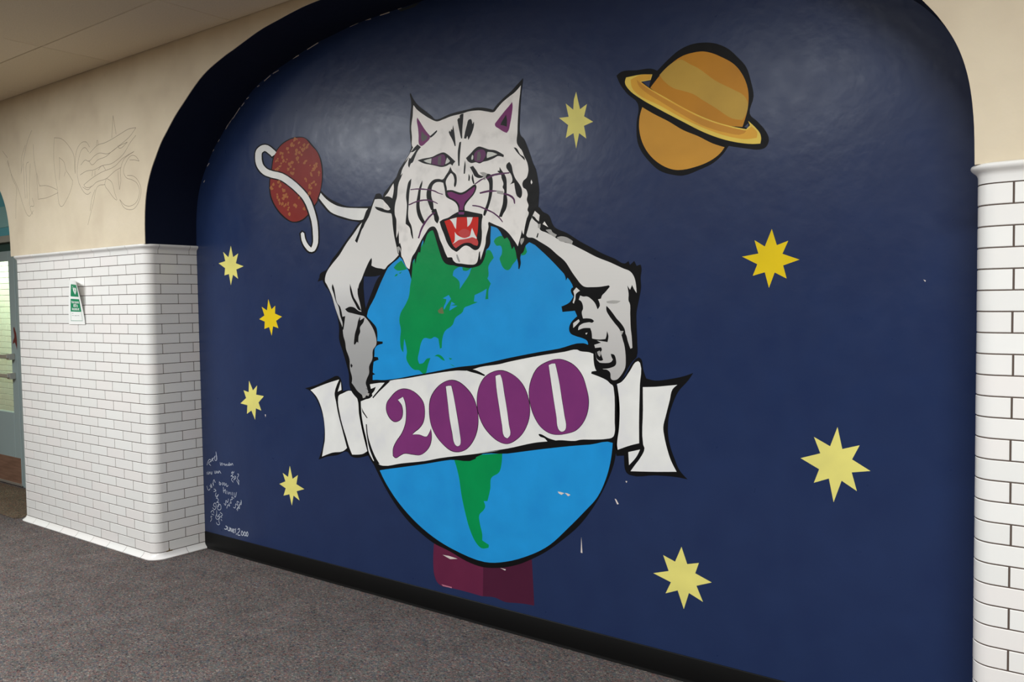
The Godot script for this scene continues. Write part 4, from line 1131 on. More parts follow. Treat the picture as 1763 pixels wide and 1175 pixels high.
	paint(wildcat_part, "face_stripe", "", [
		fill("ink", 17, 1, [2243, 2229, 2246, 2203, 2241, 2166, 2233, 2167, 2236, 2200])])
	paint(wildcat_part, "face_stripe", "", [
		fill("ink", 17, 1, [2264, 2164, 2272, 2148, 2268, 2129, 2261, 2132])])
	paint(wildcat_part, "face_stripe", "", [
		fill("ink", 17, 1, [2288, 2162, 2294, 2138, 2299, 2112, 2292, 2113, 2282, 2140])])
	paint(wildcat_part, "face_stripe", "", [
		fill("ink", 17, 1, [2272, 2194, 2292, 2198, 2313, 2173, 2327, 2154, 2356, 2143, 2350, 2138, 2303, 2147, 2287, 2172])])
	paint(wildcat_part, "face_stripe", "", [
		fill("ink", 17, 1, [1830, 2210, 1817, 2188, 1802, 2166, 1793, 2141, 1783, 2156, 1797, 2178, 1815, 2200])])
	paint(wildcat_part, "face_stripe", "", [
		fill("ink", 17, 1, [2373, 2153, 2399, 2146, 2408, 2127, 2409, 2091, 2404, 2055, 2392, 2019, 2377, 1987, 2360, 1958, 2350, 1962, 2353, 1978, 2370, 2010, 2383, 2046, 2388, 2082, 2386, 2111, 2375, 2127, 2365, 2137])])
	paint(wildcat_part, "face_stripe", "", [
		fill("ink", 17, 1, [2451, 2176, 2464, 2158, 2478, 2142, 2489, 2120, 2491, 2083, 2490, 2047, 2494, 2015, 2484, 1979, 2470, 1962, 2460, 1946, 2442, 1948, 2452, 1971, 2466, 2006, 2471, 2042, 2476, 2067, 2467, 2082, 2472, 2096, 2461, 2126, 2459, 2140, 2439, 2155, 2441, 2161, 2450, 2158])])
	paint(wildcat_part, "face_stripe", "", [
		fill("ink", 17, 1, [2508, 2193, 2520, 2177, 2528, 2144, 2541, 2115, 2563, 2088, 2576, 2065, 2576, 2033, 2567, 2023, 2549, 2035, 2540, 2061, 2534, 2096, 2510, 2091, 2523, 2104, 2519, 2131, 2501, 2154, 2490, 2170, 2492, 2184])])
	paint(wildcat_part, "face_stripe", "", [
		fill("ink", 17, 1, [2534, 2255, 2548, 2252, 2570, 2221, 2594, 2203, 2596, 2190, 2579, 2206, 2554, 2230])])
	paint(wildcat_part, "bare_patch", "", [
		fill("fur_grey", 18, 1, [2332, 2162, 2356, 2162, 2379, 2152, 2369, 2142, 2368, 2126, 2355, 2125, 2353, 2140])])
	paint(wildcat_part, "bare_patch", "", [
		fill("fur_grey", 17, 1, [2178, 1786, 2186, 1785, 2202, 1751, 2194, 1748, 2182, 1767])])
	paint(wildcat_part, "bare_patch", "", [
		fill("fur_grey", 16, 1, [1779, 1841, 1792, 1844, 1806, 1830, 1807, 1809, 1796, 1830, 1791, 1806, 1784, 1817])])
	paint(wildcat_part, "bare_patch", "", [
		fill("fur_grey", 17, 1, [2567, 1841, 2586, 1843, 2584, 1830, 2570, 1812, 2564, 1825])])
	paint(wildcat_part, "fur_gap", "", [
		fill("fur", 17, 1, [2631, 2101, 2637, 2088, 2631, 2080, 2627, 2090])])
	paint(wildcat_part, "bare_patch", "", [
		fill("fur_grey", 17, 1, [2664, 1901, 2677, 1898, 2678, 1888, 2664, 1883])])
	paint(wildcat_part, "eye", "", [
		fill("ink", 17, 1, [1934, 2263, 1969, 2267, 2033, 2269, 2069, 2278, 2108, 2282, 2131, 2271, 2156, 2252, 2182, 2230, 2170, 2222, 2163, 2212, 2150, 2221, 2125, 2215, 2094, 2213, 2058, 2222, 2021, 2232, 1979, 2242, 1953, 2253]),
		fill("eye_white", 18, 1, [1974, 2256, 2001, 2260, 2028, 2262, 2024, 2237, 1995, 2246]),
		fill("eye_white", 18, 1, [2130, 2255, 2148, 2237, 2143, 2232, 2117, 2224, 2123, 2242]),
		fill("purple_eye", 18, 1, [2030, 2262, 2069, 2269, 2095, 2274, 2113, 2268, 2120, 2250, 2117, 2231, 2107, 2219, 2073, 2223, 2029, 2235]),
		fill("ear_grey", 19, 1, [2072, 2264, 2093, 2268, 2088, 2224, 2068, 2227])])
	paint(wildcat_part, "eye", "", [
		fill("ink", 17, 1, [2249, 2239, 2276, 2256, 2306, 2277, 2328, 2284, 2354, 2277, 2387, 2264, 2424, 2256, 2456, 2241, 2477, 2228, 2475, 2218, 2442, 2227, 2419, 2220, 2381, 2212, 2352, 2210, 2333, 2205, 2309, 2213, 2282, 2212, 2261, 2223]),
		fill("eye_white", 18, 1, [2381, 2253, 2410, 2248, 2439, 2236, 2410, 2230, 2377, 2225, 2376, 2239]),
		fill("eye_white", 18, 1, [2288, 2250, 2294, 2245, 2293, 2230, 2285, 2226, 2282, 2235]),
		fill("purple_eye", 18, 1, [2300, 2252, 2315, 2265, 2349, 2268, 2365, 2259, 2370, 2240, 2362, 2226, 2348, 2213, 2324, 2212, 2302, 2222]),
		fill("ear_grey", 19, 1, [2321, 2259, 2335, 2261, 2340, 2236, 2333, 2219, 2315, 2220])])
	paint(wildcat_part, "nose", "", [
		fill("ink", 18, 1, [2122, 2098, 2158, 2096, 2188, 2086, 2215, 2079, 2242, 2085, 2277, 2101, 2297, 2110, 2305, 2110, 2311, 2100, 2308, 2085, 2294, 2064, 2269, 2044, 2247, 2025, 2236, 2009, 2237, 1990, 2196, 1988, 2196, 1993, 2194, 2012, 2181, 2032, 2162, 2045, 2136, 2057, 2119, 2068, 2114, 2081]),
		fill("purple_ear", 19, 1, [2127, 2086, 2152, 2088, 2182, 2077, 2215, 2069, 2242, 2074, 2272, 2088, 2302, 2101, 2300, 2101, 2301, 2090, 2287, 2068, 2262, 2048, 2239, 2031, 2229, 2010, 2226, 1995, 2201, 1998, 2204, 2015, 2192, 2035, 2167, 2052, 2139, 2066])])
	paint(wildcat_part, "mouth", "", [
		fill("ink", 17, 1, [2074, 1950, 2094, 1959, 2131, 1966, 2162, 1979, 2197, 1990, 2216, 1993, 2241, 1991, 2285, 1981, 2343, 1968, 2346, 1956, 2342, 1944, 2338, 1911, 2340, 1879, 2335, 1837, 2326, 1815, 2317, 1806, 2298, 1801, 2281, 1807, 2260, 1820, 2238, 1826, 2216, 1819, 2194, 1805, 2180, 1799, 2167, 1804, 2145, 1817, 2119, 1848, 2102, 1886, 2084, 1921]),
		fill("mouth_red", 18, 1, [2105, 1950, 2139, 1957, 2184, 1963, 2234, 1961, 2320, 1955, 2317, 1913, 2314, 1887, 2308, 1858, 2316, 1838, 2311, 1821, 2294, 1825, 2269, 1836, 2247, 1839, 2221, 1836, 2194, 1825, 2176, 1816, 2163, 1826, 2154, 1838, 2142, 1867, 2125, 1905, 2112, 1936]),
		fill("purple", 18, 1, [2196, 1988, 2233, 1985, 2230, 1974, 2198, 1977])])
	paint(wildcat_part, "tongue", "", [
		fill("tongue", 19, 1, [2195, 1851, 2239, 1858, 2273, 1862, 2299, 1857, 2314, 1845, 2315, 1828, 2309, 1821, 2290, 1826, 2269, 1836, 2247, 1839, 2221, 1836, 2194, 1825, 2176, 1816, 2161, 1828, 2163, 1836, 2181, 1846]),
		fill("tongue", 19, 1, [2193, 1891, 2213, 1903, 2239, 1905, 2265, 1893, 2267, 1877, 2252, 1866, 2235, 1864, 2213, 1868])])
	paint(wildcat_part, "tooth", "", [
		fill("white", 20, 1, [2140, 1957, 2185, 1963, 2182, 1938, 2179, 1908, 2172, 1915, 2157, 1940])])
	paint(wildcat_part, "tooth", "", [
		fill("white", 20, 1, [2249, 1960, 2285, 1957, 2275, 1935, 2262, 1920, 2251, 1914, 2251, 1940])])
	paint(wildcat_part, "tooth", "", [
		fill("white", 20, 1, [2171, 1895, 2182, 1882, 2204, 1870, 2232, 1862, 2256, 1866, 2265, 1870, 2276, 1899, 2281, 1906, 2295, 1878, 2308, 1858, 2305, 1854, 2282, 1863, 2260, 1860, 2230, 1857, 2195, 1854, 2177, 1846, 2154, 1837, 2168, 1849, 2171, 1866])])
	paint(wildcat_part, "whisker", "", [
		fill("whisker", 19, 0, [1882, 2120, 1896, 2120, 1911, 2120, 1925, 2119, 1939, 2118, 1953, 2116, 1968, 2114, 1982, 2112, 1997, 2110, 2007, 2108, 2018, 2106, 2028, 2103, 2038, 2100, 2045, 2097, 2053, 2094, 2061, 2090, 2069, 2087, 2076, 2085, 2083, 2083, 2089, 2081, 2096, 2079, 2099, 2080, 2098, 2083, 2091, 2085, 2084, 2087, 2078, 2089, 2072, 2091, 2064, 2095, 2057, 2099, 2049, 2103, 2041, 2106, 2030, 2109, 2019, 2112, 2009, 2114, 1998, 2116, 1983, 2118, 1969, 2121, 1954, 2123, 1939, 2124, 1924, 2125, 1910, 2125, 1896, 2125, 1881, 2125, 1881, 2123])])
	paint(wildcat_part, "whisker", "", [
		fill("whisker", 19, 0, [1870, 2045, 1885, 2048, 1899, 2052, 1913, 2055, 1928, 2057, 1942, 2058, 1957, 2059, 1971, 2060, 1985, 2059, 1996, 2058, 2006, 2056, 2016, 2054, 2026, 2051, 2035, 2048, 2044, 2045, 2053, 2041, 2061, 2037, 2065, 2038, 2064, 2040, 2056, 2045, 2047, 2049, 2038, 2053, 2029, 2057, 2018, 2060, 2008, 2063, 1997, 2065, 1985, 2066, 1970, 2067, 1955, 2067, 1940, 2066, 1925, 2064, 1910, 2061, 1896, 2058, 1881, 2054, 1867, 2051, 1868, 2048])])
	paint(wildcat_part, "whisker", "", [
		fill("whisker", 19, 0, [1935, 1876, 1940, 1886, 1945, 1897, 1949, 1906, 1955, 1916, 1962, 1926, 1970, 1936, 1979, 1946, 1988, 1956, 1997, 1964, 2007, 1973, 2018, 1980, 2029, 1987, 2033, 1989, 2037, 1991, 2042, 1993, 2046, 1994, 2047, 1998, 2043, 1999, 2038, 1998, 2033, 1997, 2028, 1996, 2023, 1994, 2010, 1987, 1999, 1979, 1988, 1970, 1978, 1961, 1968, 1952, 1959, 1941, 1951, 1931, 1944, 1920, 1939, 1910, 1935, 1899, 1931, 1889, 1926, 1879, 1931, 1877])])
	paint(wildcat_part, "whisker", "", [
		fill("whisker", 19, 0, [2304, 2109, 2313, 2113, 2322, 2117, 2330, 2120, 2339, 2124, 2344, 2126, 2350, 2128, 2356, 2130, 2362, 2132, 2363, 2134, 2359, 2136, 2353, 2134, 2347, 2133, 2340, 2132, 2334, 2130, 2325, 2126, 2317, 2122, 2309, 2118, 2300, 2114, 2302, 2111])])
	paint(wildcat_part, "whisker", "", [
		fill("whisker", 19, 0, [2375, 2127, 2384, 2130, 2393, 2133, 2401, 2135, 2410, 2137, 2421, 2139, 2432, 2139, 2444, 2140, 2456, 2140, 2468, 2140, 2481, 2141, 2494, 2141, 2507, 2141, 2509, 2144, 2506, 2147, 2493, 2147, 2480, 2148, 2467, 2149, 2454, 2149, 2442, 2149, 2430, 2149, 2418, 2148, 2406, 2147, 2396, 2144, 2387, 2141, 2379, 2138, 2370, 2134, 2372, 2130])])
	paint(wildcat_part, "whisker", "", [
		fill("whisker", 19, 0, [2332, 2063, 2345, 2064, 2358, 2065, 2371, 2066, 2384, 2067, 2395, 2066, 2407, 2066, 2418, 2066, 2430, 2065, 2433, 2068, 2430, 2070, 2418, 2072, 2407, 2074, 2395, 2075, 2382, 2076, 2369, 2075, 2356, 2074, 2342, 2072, 2329, 2070, 2330, 2066]),
		fill("fur_grey", 20, 1, [2430, 2071, 2472, 2063, 2472, 2047, 2435, 2056])])
	paint(wildcat_part, "whisker", "", [
		fill("whisker", 19, 0, [2470, 2049, 2480, 2046, 2489, 2044, 2498, 2040, 2505, 2037, 2511, 2033, 2517, 2029, 2522, 2025, 2526, 2021, 2528, 2017, 2529, 2013, 2530, 2008, 2532, 2002, 2535, 2000, 2538, 2002, 2538, 2008, 2538, 2013, 2537, 2018, 2535, 2024, 2530, 2030, 2525, 2036, 2518, 2040, 2511, 2044, 2501, 2048, 2492, 2051, 2482, 2053, 2473, 2056, 2471, 2053])])
	paint(wildcat_part, "whisker", "", [
		fill("whisker", 19, 0, [2283, 2010, 2292, 2008, 2301, 2007, 2310, 2005, 2319, 2003, 2330, 2000, 2342, 1995, 2354, 1990, 2365, 1985, 2377, 1980, 2389, 1975, 2401, 1970, 2412, 1964, 2420, 1958, 2428, 1953, 2436, 1947, 2444, 1940, 2449, 1936, 2453, 1931, 2457, 1927, 2462, 1922, 2465, 1921, 2466, 1924, 2462, 1929, 2458, 1934, 2454, 1939, 2449, 1944, 2442, 1951, 2434, 1957, 2425, 1963, 2417, 1969, 2405, 1975, 2393, 1981, 2381, 1986, 2369, 1991, 2358, 1996, 2346, 2001, 2333, 2006, 2321, 2009, 2311, 2011, 2302, 2013, 2293, 2014, 2284, 2015, 2283, 2012])])
	paint(wildcat_part, "tail", "white tail looped round the red planet", [
		fill("ink", 1, 0, [844, 2426, 835, 2433, 827, 2440, 816, 2448, 805, 2455, 792, 2464, 776, 2474, 753, 2484, 724, 2492, 696, 2493, 673, 2489, 653, 2483, 636, 2473, 623, 2460, 618, 2447, 616, 2435, 615, 2423, 617, 2409, 620, 2395, 625, 2383, 628, 2371, 677, 2349, 710, 2374, 707, 2386, 703, 2397, 700, 2407, 699, 2416, 700, 2424, 700, 2431, 702, 2435, 704, 2436, 707, 2438, 713, 2440, 718, 2441, 719, 2441, 722, 2440, 728, 2437, 739, 2430, 751, 2423, 759, 2417, 767, 2412, 775, 2405, 784, 2398, 819, 2408]),
		fill("ink", 8, 1, [1200, 2180, 1265, 2133, 1338, 2101, 1410, 2077, 1515, 2066, 1597, 2063, 1609, 2033, 1539, 1981, 1478, 1990, 1371, 2012, 1263, 2054, 1208, 2099, 1171, 2133]),
		fill("white", 9, 1, [1201, 2165, 1247, 2127, 1319, 2090, 1382, 2073, 1480, 2061, 1571, 2053, 1557, 2024, 1539, 2001, 1478, 1999, 1381, 2021, 1281, 2055, 1236, 2091, 1186, 2138]),
		fill("ink", 6, 0, [615, 2425, 617, 2412, 618, 2399, 621, 2383, 629, 2366, 641, 2351, 655, 2337, 671, 2324, 690, 2313, 710, 2303, 730, 2296, 748, 2290, 766, 2285, 789, 2279, 811, 2274, 829, 2270, 844, 2265, 861, 2258, 879, 2250, 897, 2240, 916, 2230, 933, 2220, 949, 2209, 965, 2199, 980, 2188, 998, 2175, 1015, 2162, 1029, 2149, 1042, 2136, 1053, 2122, 1063, 2108, 1072, 2092, 1081, 2076, 1089, 2059, 1096, 2042, 1102, 2025, 1107, 2008, 1111, 1992, 1114, 1976, 1115, 1959, 1116, 1942, 1116, 1928, 1117, 1915, 1116, 1903, 1112, 1892, 1108, 1884, 1105, 1878, 1104, 1876, 1107, 1876, 1113, 1876, 1112, 1877, 1106, 1881, 1099, 1886, 1091, 1894, 1085, 1901, 1079, 1910, 1074, 1919, 1070, 1928, 1068, 1937, 1066, 1948, 1063, 1958, 1034, 1972, 1010, 1956, 1012, 1945, 1014, 1935, 1016, 1923, 1020, 1911, 1025, 1900, 1032, 1888, 1040, 1876, 1051, 1865, 1060, 1857, 1072, 1848, 1091, 1839, 1119, 1836, 1146, 1844, 1161, 1856, 1169, 1868, 1174, 1878, 1181, 1894, 1183, 1910, 1184, 1925, 1184, 1940, 1184, 1957, 1183, 1976, 1181, 1994, 1178, 2012, 1173, 2031, 1168, 2050, 1160, 2068, 1152, 2087, 1144, 2104, 1135, 2122, 1123, 2140, 1109, 2158, 1092, 2175, 1074, 2191, 1056, 2205, 1037, 2219, 1020, 2231, 1002, 2243, 984, 2255, 965, 2266, 946, 2277, 925, 2288, 902, 2300, 877, 2310, 852, 2318, 829, 2323, 809, 2328, 791, 2333, 776, 2337, 762, 2342, 750, 2346, 742, 2350, 732, 2356, 722, 2364, 715, 2371, 709, 2379, 705, 2387, 704, 2396, 702, 2409, 700, 2422, 657, 2428]),
		fill("white", 7, 0, [825, 2430, 819, 2434, 813, 2439, 805, 2445, 797, 2450, 784, 2459, 769, 2468, 749, 2478, 724, 2484, 699, 2485, 679, 2482, 661, 2476, 645, 2468, 635, 2457, 629, 2445, 628, 2433, 627, 2423, 627, 2410, 629, 2396, 634, 2382, 641, 2368, 652, 2354, 665, 2341, 680, 2329, 697, 2318, 715, 2309, 734, 2302, 752, 2297, 769, 2291, 791, 2286, 813, 2281, 832, 2276, 848, 2271, 867, 2264, 885, 2255, 904, 2245, 922, 2234, 939, 2224, 956, 2214, 972, 2203, 988, 2192, 1006, 2179, 1023, 2166, 1039, 2153, 1052, 2140, 1064, 2125, 1075, 2110, 1084, 2094, 1093, 2077, 1101, 2060, 1108, 2043, 1115, 2026, 1120, 2009, 1123, 1993, 1126, 1976, 1127, 1959, 1128, 1942, 1129, 1928, 1129, 1914, 1128, 1901, 1123, 1889, 1120, 1882, 1115, 1875, 1112, 1871, 1110, 1870, 1110, 1871, 1105, 1873, 1097, 1879, 1089, 1885, 1081, 1893, 1074, 1901, 1068, 1909, 1063, 1918, 1059, 1926, 1057, 1935, 1055, 1944, 1053, 1954, 1037, 1962, 1024, 1953, 1025, 1944, 1026, 1934, 1028, 1923, 1031, 1913, 1037, 1902, 1043, 1892, 1051, 1882, 1061, 1872, 1069, 1865, 1079, 1857, 1094, 1849, 1116, 1846, 1137, 1851, 1149, 1861, 1157, 1871, 1163, 1881, 1169, 1895, 1171, 1911, 1172, 1926, 1172, 1940, 1172, 1958, 1171, 1976, 1169, 1994, 1166, 2012, 1161, 2030, 1155, 2048, 1148, 2067, 1140, 2085, 1132, 2102, 1123, 2120, 1112, 2137, 1098, 2155, 1083, 2171, 1066, 2186, 1048, 2201, 1029, 2215, 1013, 2227, 996, 2239, 978, 2250, 959, 2262, 939, 2273, 919, 2284, 897, 2294, 873, 2304, 849, 2311, 827, 2317, 807, 2321, 787, 2326, 772, 2331, 757, 2335, 745, 2340, 734, 2345, 723, 2352, 713, 2360, 704, 2368, 697, 2377, 693, 2386, 690, 2396, 688, 2406, 688, 2417, 688, 2425, 689, 2433, 691, 2438, 694, 2442, 700, 2445, 707, 2447, 714, 2449, 720, 2449, 726, 2447, 735, 2443, 747, 2435, 760, 2427, 765, 2424, 771, 2420, 777, 2415, 783, 2410, 808, 2417])])
	paint(wall_paint, "paint_chip", "", [
		fill("chip", 14, 0, [2755, 704, 2774, 703, 2790, 701, 2775, 691, 2761, 696])])
	paint(wall_paint, "paint_chip", "", [
		fill("chip", 14, 0, [2793, 702, 2807, 702, 2823, 697, 2811, 689])])
	paint(wall_paint, "paint_chip", "", [
		fill("chip", 14, 0, [2056, 298, 2096, 300, 2154, 295, 2105, 285])])
	paint(wall_paint, "paint_chip", "", [
		fill("chip", 14, 0, [2421, 297, 2454, 297, 2450, 290])])
	paint(wall_paint, "paint_chip", "", [
		fill("chip", 14, 0, [3049, 709, 3056, 708, 3069, 689, 3061, 686])])
	paint(wall_paint, "paint_chip", "", [
		fill("chip", 14, 0, [4258, 1611, 4266, 1608, 4264, 1603])])
	paint(wall_paint, "paint_chip", "", [
		fill("chip", 14, 0, [653, 905, 664, 906, 660, 889])])
	paint(wall_paint, "paint_chip", "", [
		fill("smear", 14, 0, [1972, 3030, 1877, 3025, 1821, 3023, 1837, 3011, 1933, 3013])])
	paint(wall_paint, "paint_chip", "", [
		fill("chip", 14, 0, [3102, 791, 3111, 792, 3108, 784])])
	paint(wall_paint, "paint_chip", "", [
		fill("chip", 14, 0, [2878, 517, 2883, 446, 2874, 447])])
	paint(wall_paint, "signature", "", [
		pen("chalk", 2, 3.4, [43, 538, 54, 561, 76, 578, 87, 570, 63, 554, 84, 539]),
		pen("chalk", 2, 3.4, [85, 562, 108, 590, 98, 580, 113, 571]),
		pen("chalk", 2, 3.4, [100, 575, 136, 607, 130, 581, 149, 580, 146, 628]),
		pen("chalk", 2, 3.4, [149, 580, 145, 633])])
	paint(wall_paint, "signature", "", [
		pen("chalk", 2, 3.4, [186, 570, 192, 552, 205, 569, 209, 552]),
		pen("chalk", 2, 3.4, [219, 561, 229, 566, 231, 555]),
		pen("chalk", 2, 3.4, [238, 565, 245, 556, 252, 566, 258, 557]),
		pen("chalk", 2, 3.4, [266, 569, 270, 559, 283, 580, 286, 560, 296, 573, 301, 564, 313, 577, 322, 566])])
	paint(wall_paint, "signature", "", [
		pen("chalk", 2, 3.4, [38, 491, 40, 477]),
		pen("chalk", 2, 3.4, [51, 496, 52, 480, 67, 497]),
		pen("chalk", 2, 3.4, [72, 496, 73, 484]),
		pen("chalk", 2, 3.4, [82, 499, 89, 484, 97, 501])])
	paint(wall_paint, "signature", "", [
		pen("chalk", 2, 3.4, [121, 509, 130, 493, 140, 511, 147, 497, 158, 511, 164, 499, 174, 515, 190, 501])])
	paint(wall_paint, "signature", "", [
		pen("chalk", 2, 3.4, [315, 527, 302, 515, 327, 522, 329, 528]),
		pen("chalk", 2, 3.4, [319, 510, 295, 495, 318, 494, 301, 475, 318, 460]),
		pen("chalk", 2, 3.4, [313, 494, 332, 490, 324, 473]),
		pen("chalk", 2, 3.4, [335, 501, 346, 496, 336, 480]),
		pen("chalk", 2, 3.4, [365, 516, 376, 516, 362, 488, 381, 474]),
		pen("chalk", 2, 3.4, [354, 476, 376, 451, 374, 473])])
	paint(wall_paint, "signature", "", [
		pen("chalk", 2, 3.4, [33, 402, 51, 377, 69, 389]),
		pen("chalk", 2, 3.4, [68, 409, 82, 396, 78, 421, 92, 400]),
		pen("chalk", 2, 3.4, [98, 429, 107, 413, 113, 451, 127, 436])])
	paint(wall_paint, "signature", "", [
		pen("chalk", 2, 3.4, [171, 447, 173, 427, 189, 435, 175, 441]),
		pen("chalk", 2, 3.4, [204, 445, 208, 427, 218, 446]),
		pen("chalk", 2, 3.4, [227, 445, 229, 428, 239, 442]),
		pen("chalk", 2, 3.4, [246, 444, 250, 424, 264, 435])])
	paint(wall_paint, "signature", "", [
		pen("chalk", 2, 3.4, [212, 415, 215, 381]),
		pen("chalk", 2, 3.4, [230, 406, 236, 378]),
		pen("chalk", 2, 3.4, [237, 401, 211, 392]),
		pen("chalk", 2, 3.4, [248, 397, 252, 378]),
		pen("chalk", 2, 3.4, [267, 393, 268, 377, 278, 392]),
		pen("chalk", 2, 3.4, [287, 393, 292, 377]),
		pen("chalk", 2, 3.4, [304, 395, 308, 376]),
		pen("chalk", 2, 3.4, [324, 395, 331, 368, 349, 401])])
	paint(wall_paint, "signature", "", [
		pen("chalk", 2, 3.4, [110, 391, 129, 388, 107, 374, 134, 383]),
		pen("chalk", 2, 3.4, [133, 371, 127, 348, 157, 363, 137, 337]),
		pen("chalk", 2, 3.4, [132, 337, 155, 329, 135, 309, 159, 312]),
		pen("chalk", 2, 3.4, [159, 306, 143, 270, 178, 272, 173, 302, 150, 282]),
		pen("chalk", 2, 3.4, [133, 257, 140, 218, 165, 239])])
	paint(wall_paint, "signature", "", [
		pen("chalk", 2, 3.4, [216, 314, 230, 304, 238, 336, 250, 324, 263, 348]),
		pen("chalk", 2, 3.4, [243, 287, 258, 311, 272, 304, 268, 321]),
		pen("chalk", 2, 3.4, [278, 328, 290, 324, 285, 345, 304, 351, 298, 364, 319, 358])])
	paint(wall_paint, "signature", "", [
		pen("chalk", 2, 3.4, [314, 302, 332, 301, 338, 327, 358, 321, 352, 343, 373, 340]),
		pen("chalk", 2, 3.4, [354, 285, 364, 309, 373, 301, 379, 330, 393, 329, 394, 357]),
		pen("chalk", 2, 3.4, [345, 292, 398, 349])])
	paint(wall_paint, "signature", "", [
		pen("chalk", 2, 3.4, [61, 176, 76, 198, 67, 208, 82, 213]),
		pen("chalk", 2, 3.4, [78, 227, 102, 224]),
		pen("chalk", 2, 3.4, [69, 237, 94, 252, 103, 236]),
		pen("chalk", 2, 3.4, [90, 269, 114, 260, 125, 302, 100, 287, 119, 278])])
	paint(wall_paint, "signature", "", [
		pen("chalk", 2, 3.4, [131, 234, 121, 210, 139, 201, 169, 223, 153, 192, 162, 176, 138, 168, 126, 179]),
		pen("chalk", 2, 3.4, [150, 231, 164, 216]),
		pen("chalk", 2, 3.4, [171, 251, 194, 237, 176, 223, 188, 220]),
		pen("chalk", 2, 3.4, [178, 207, 187, 200])])
	paint(wall_paint, "date_inscription", "white hand-lettered date under the signatures", [
		pen("chalk", 2, 5.1, [226, 171, 238, 170, 232, 152, 213, 152]),
		pen("chalk", 2, 5.1, [247, 169, 248, 149, 265, 149, 267, 169]),
		pen("chalk", 2, 5.1, [272, 146, 277, 166, 288, 145, 293, 165]),
		pen("chalk", 2, 5.1, [300, 143, 304, 163, 319, 163]),
		pen("chalk", 2, 5.1, [302, 153, 313, 154]),
		pen("chalk", 2, 5.1, [300, 143, 313, 143]),
		pen("chalk", 2, 5.1, [330, 170, 325, 145]),
		pen("chalk", 2, 5.1, [338, 141, 334, 134]),
		pen("chalk", 2, 5.1, [353, 168, 367, 176, 371, 165, 349, 137, 375, 136]),
		pen("chalk", 2, 5.1, [394, 166, 386, 148, 397, 138, 407, 151, 396, 165]),
		pen("chalk", 2, 5.1, [421, 166, 413, 148, 425, 140, 434, 153, 423, 165]),
		pen("chalk", 2, 5.1, [446, 168, 437, 150, 445, 141, 455, 156, 450, 168])])
	paint(wall_paint, "paint_chip", "", [pen("chip", 3, 4.5, [355, 2637, 420, 2680])])
	paint(wall_paint, "paint_chip", "", [pen("chip", 3, 4.5, [433, 2686, 491, 2730])])
	paint(wall_paint, "paint_chip", "", [pen("chip", 3, 4.5, [510, 2738, 535, 2753])])
	paint(wall_paint, "paint_chip", "", [pen("chip", 3, 4.5, [560, 2771, 579, 2779])])
	paint(wall_paint, "paint_chip", "", [pen("chip", 3, 4.5, [665, 2827, 683, 2831])])
	paint(wall_paint, "paint_chip", "", [pen("chip", 3, 4.5, [731, 2849, 789, 2871])])
	paint(wall_paint, "paint_chip", "", [pen("chip", 3, 4.5, [813, 2878, 864, 2887])])
	paint(wall_paint, "paint_chip", "", [pen("chip", 3, 4.5, [994, 2930, 1043, 2939])])
	paint(wall_paint, "paint_chip", "", [pen("chip", 3, 4.5, [1118, 2957, 1208, 2976])])
	paint(wall_paint, "paint_chip", "", [pen("chip", 3, 4.5, [1464, 3012, 1527, 3018])])
	paint(wall_paint, "paint_chip", "", [pen("chip", 3, 4.5, [1583, 3021, 1621, 3020])])
	paint(wall_paint, "paint_chip", "", [pen("chip", 3, 4.5, [1690, 3023, 1757, 3024])])
	paint(wall_paint, "paint_chip", "", [pen("chip", 3, 4.5, [1819, 3027, 1841, 3028])])
	paint(wall_paint, "paint_chip", "", [pen("chip", 3, 4.5, [345, 2625, 376, 2649])])
	paint(wall_paint, "paint_chip", "", [pen("chip", 3, 4.5, [395, 2665, 438, 2687])])
	paint(wall_paint, "paint_chip", "", [pen("chip", 3, 4.5, [262, 2559, 277, 2569])])
	paint(wall_paint, "paint_chip", "", [pen("chip", 3, 4.5, [203, 2506, 216, 2515])])
	paint(wall_paint, "paint_chip", "", [pen("chip", 3, 4.5, [142, 2422, 162, 2438])])
	paint(wall_paint, "paint_chip", "", [pen("chip", 3, 4.5, [99, 2327, 110, 2337])])


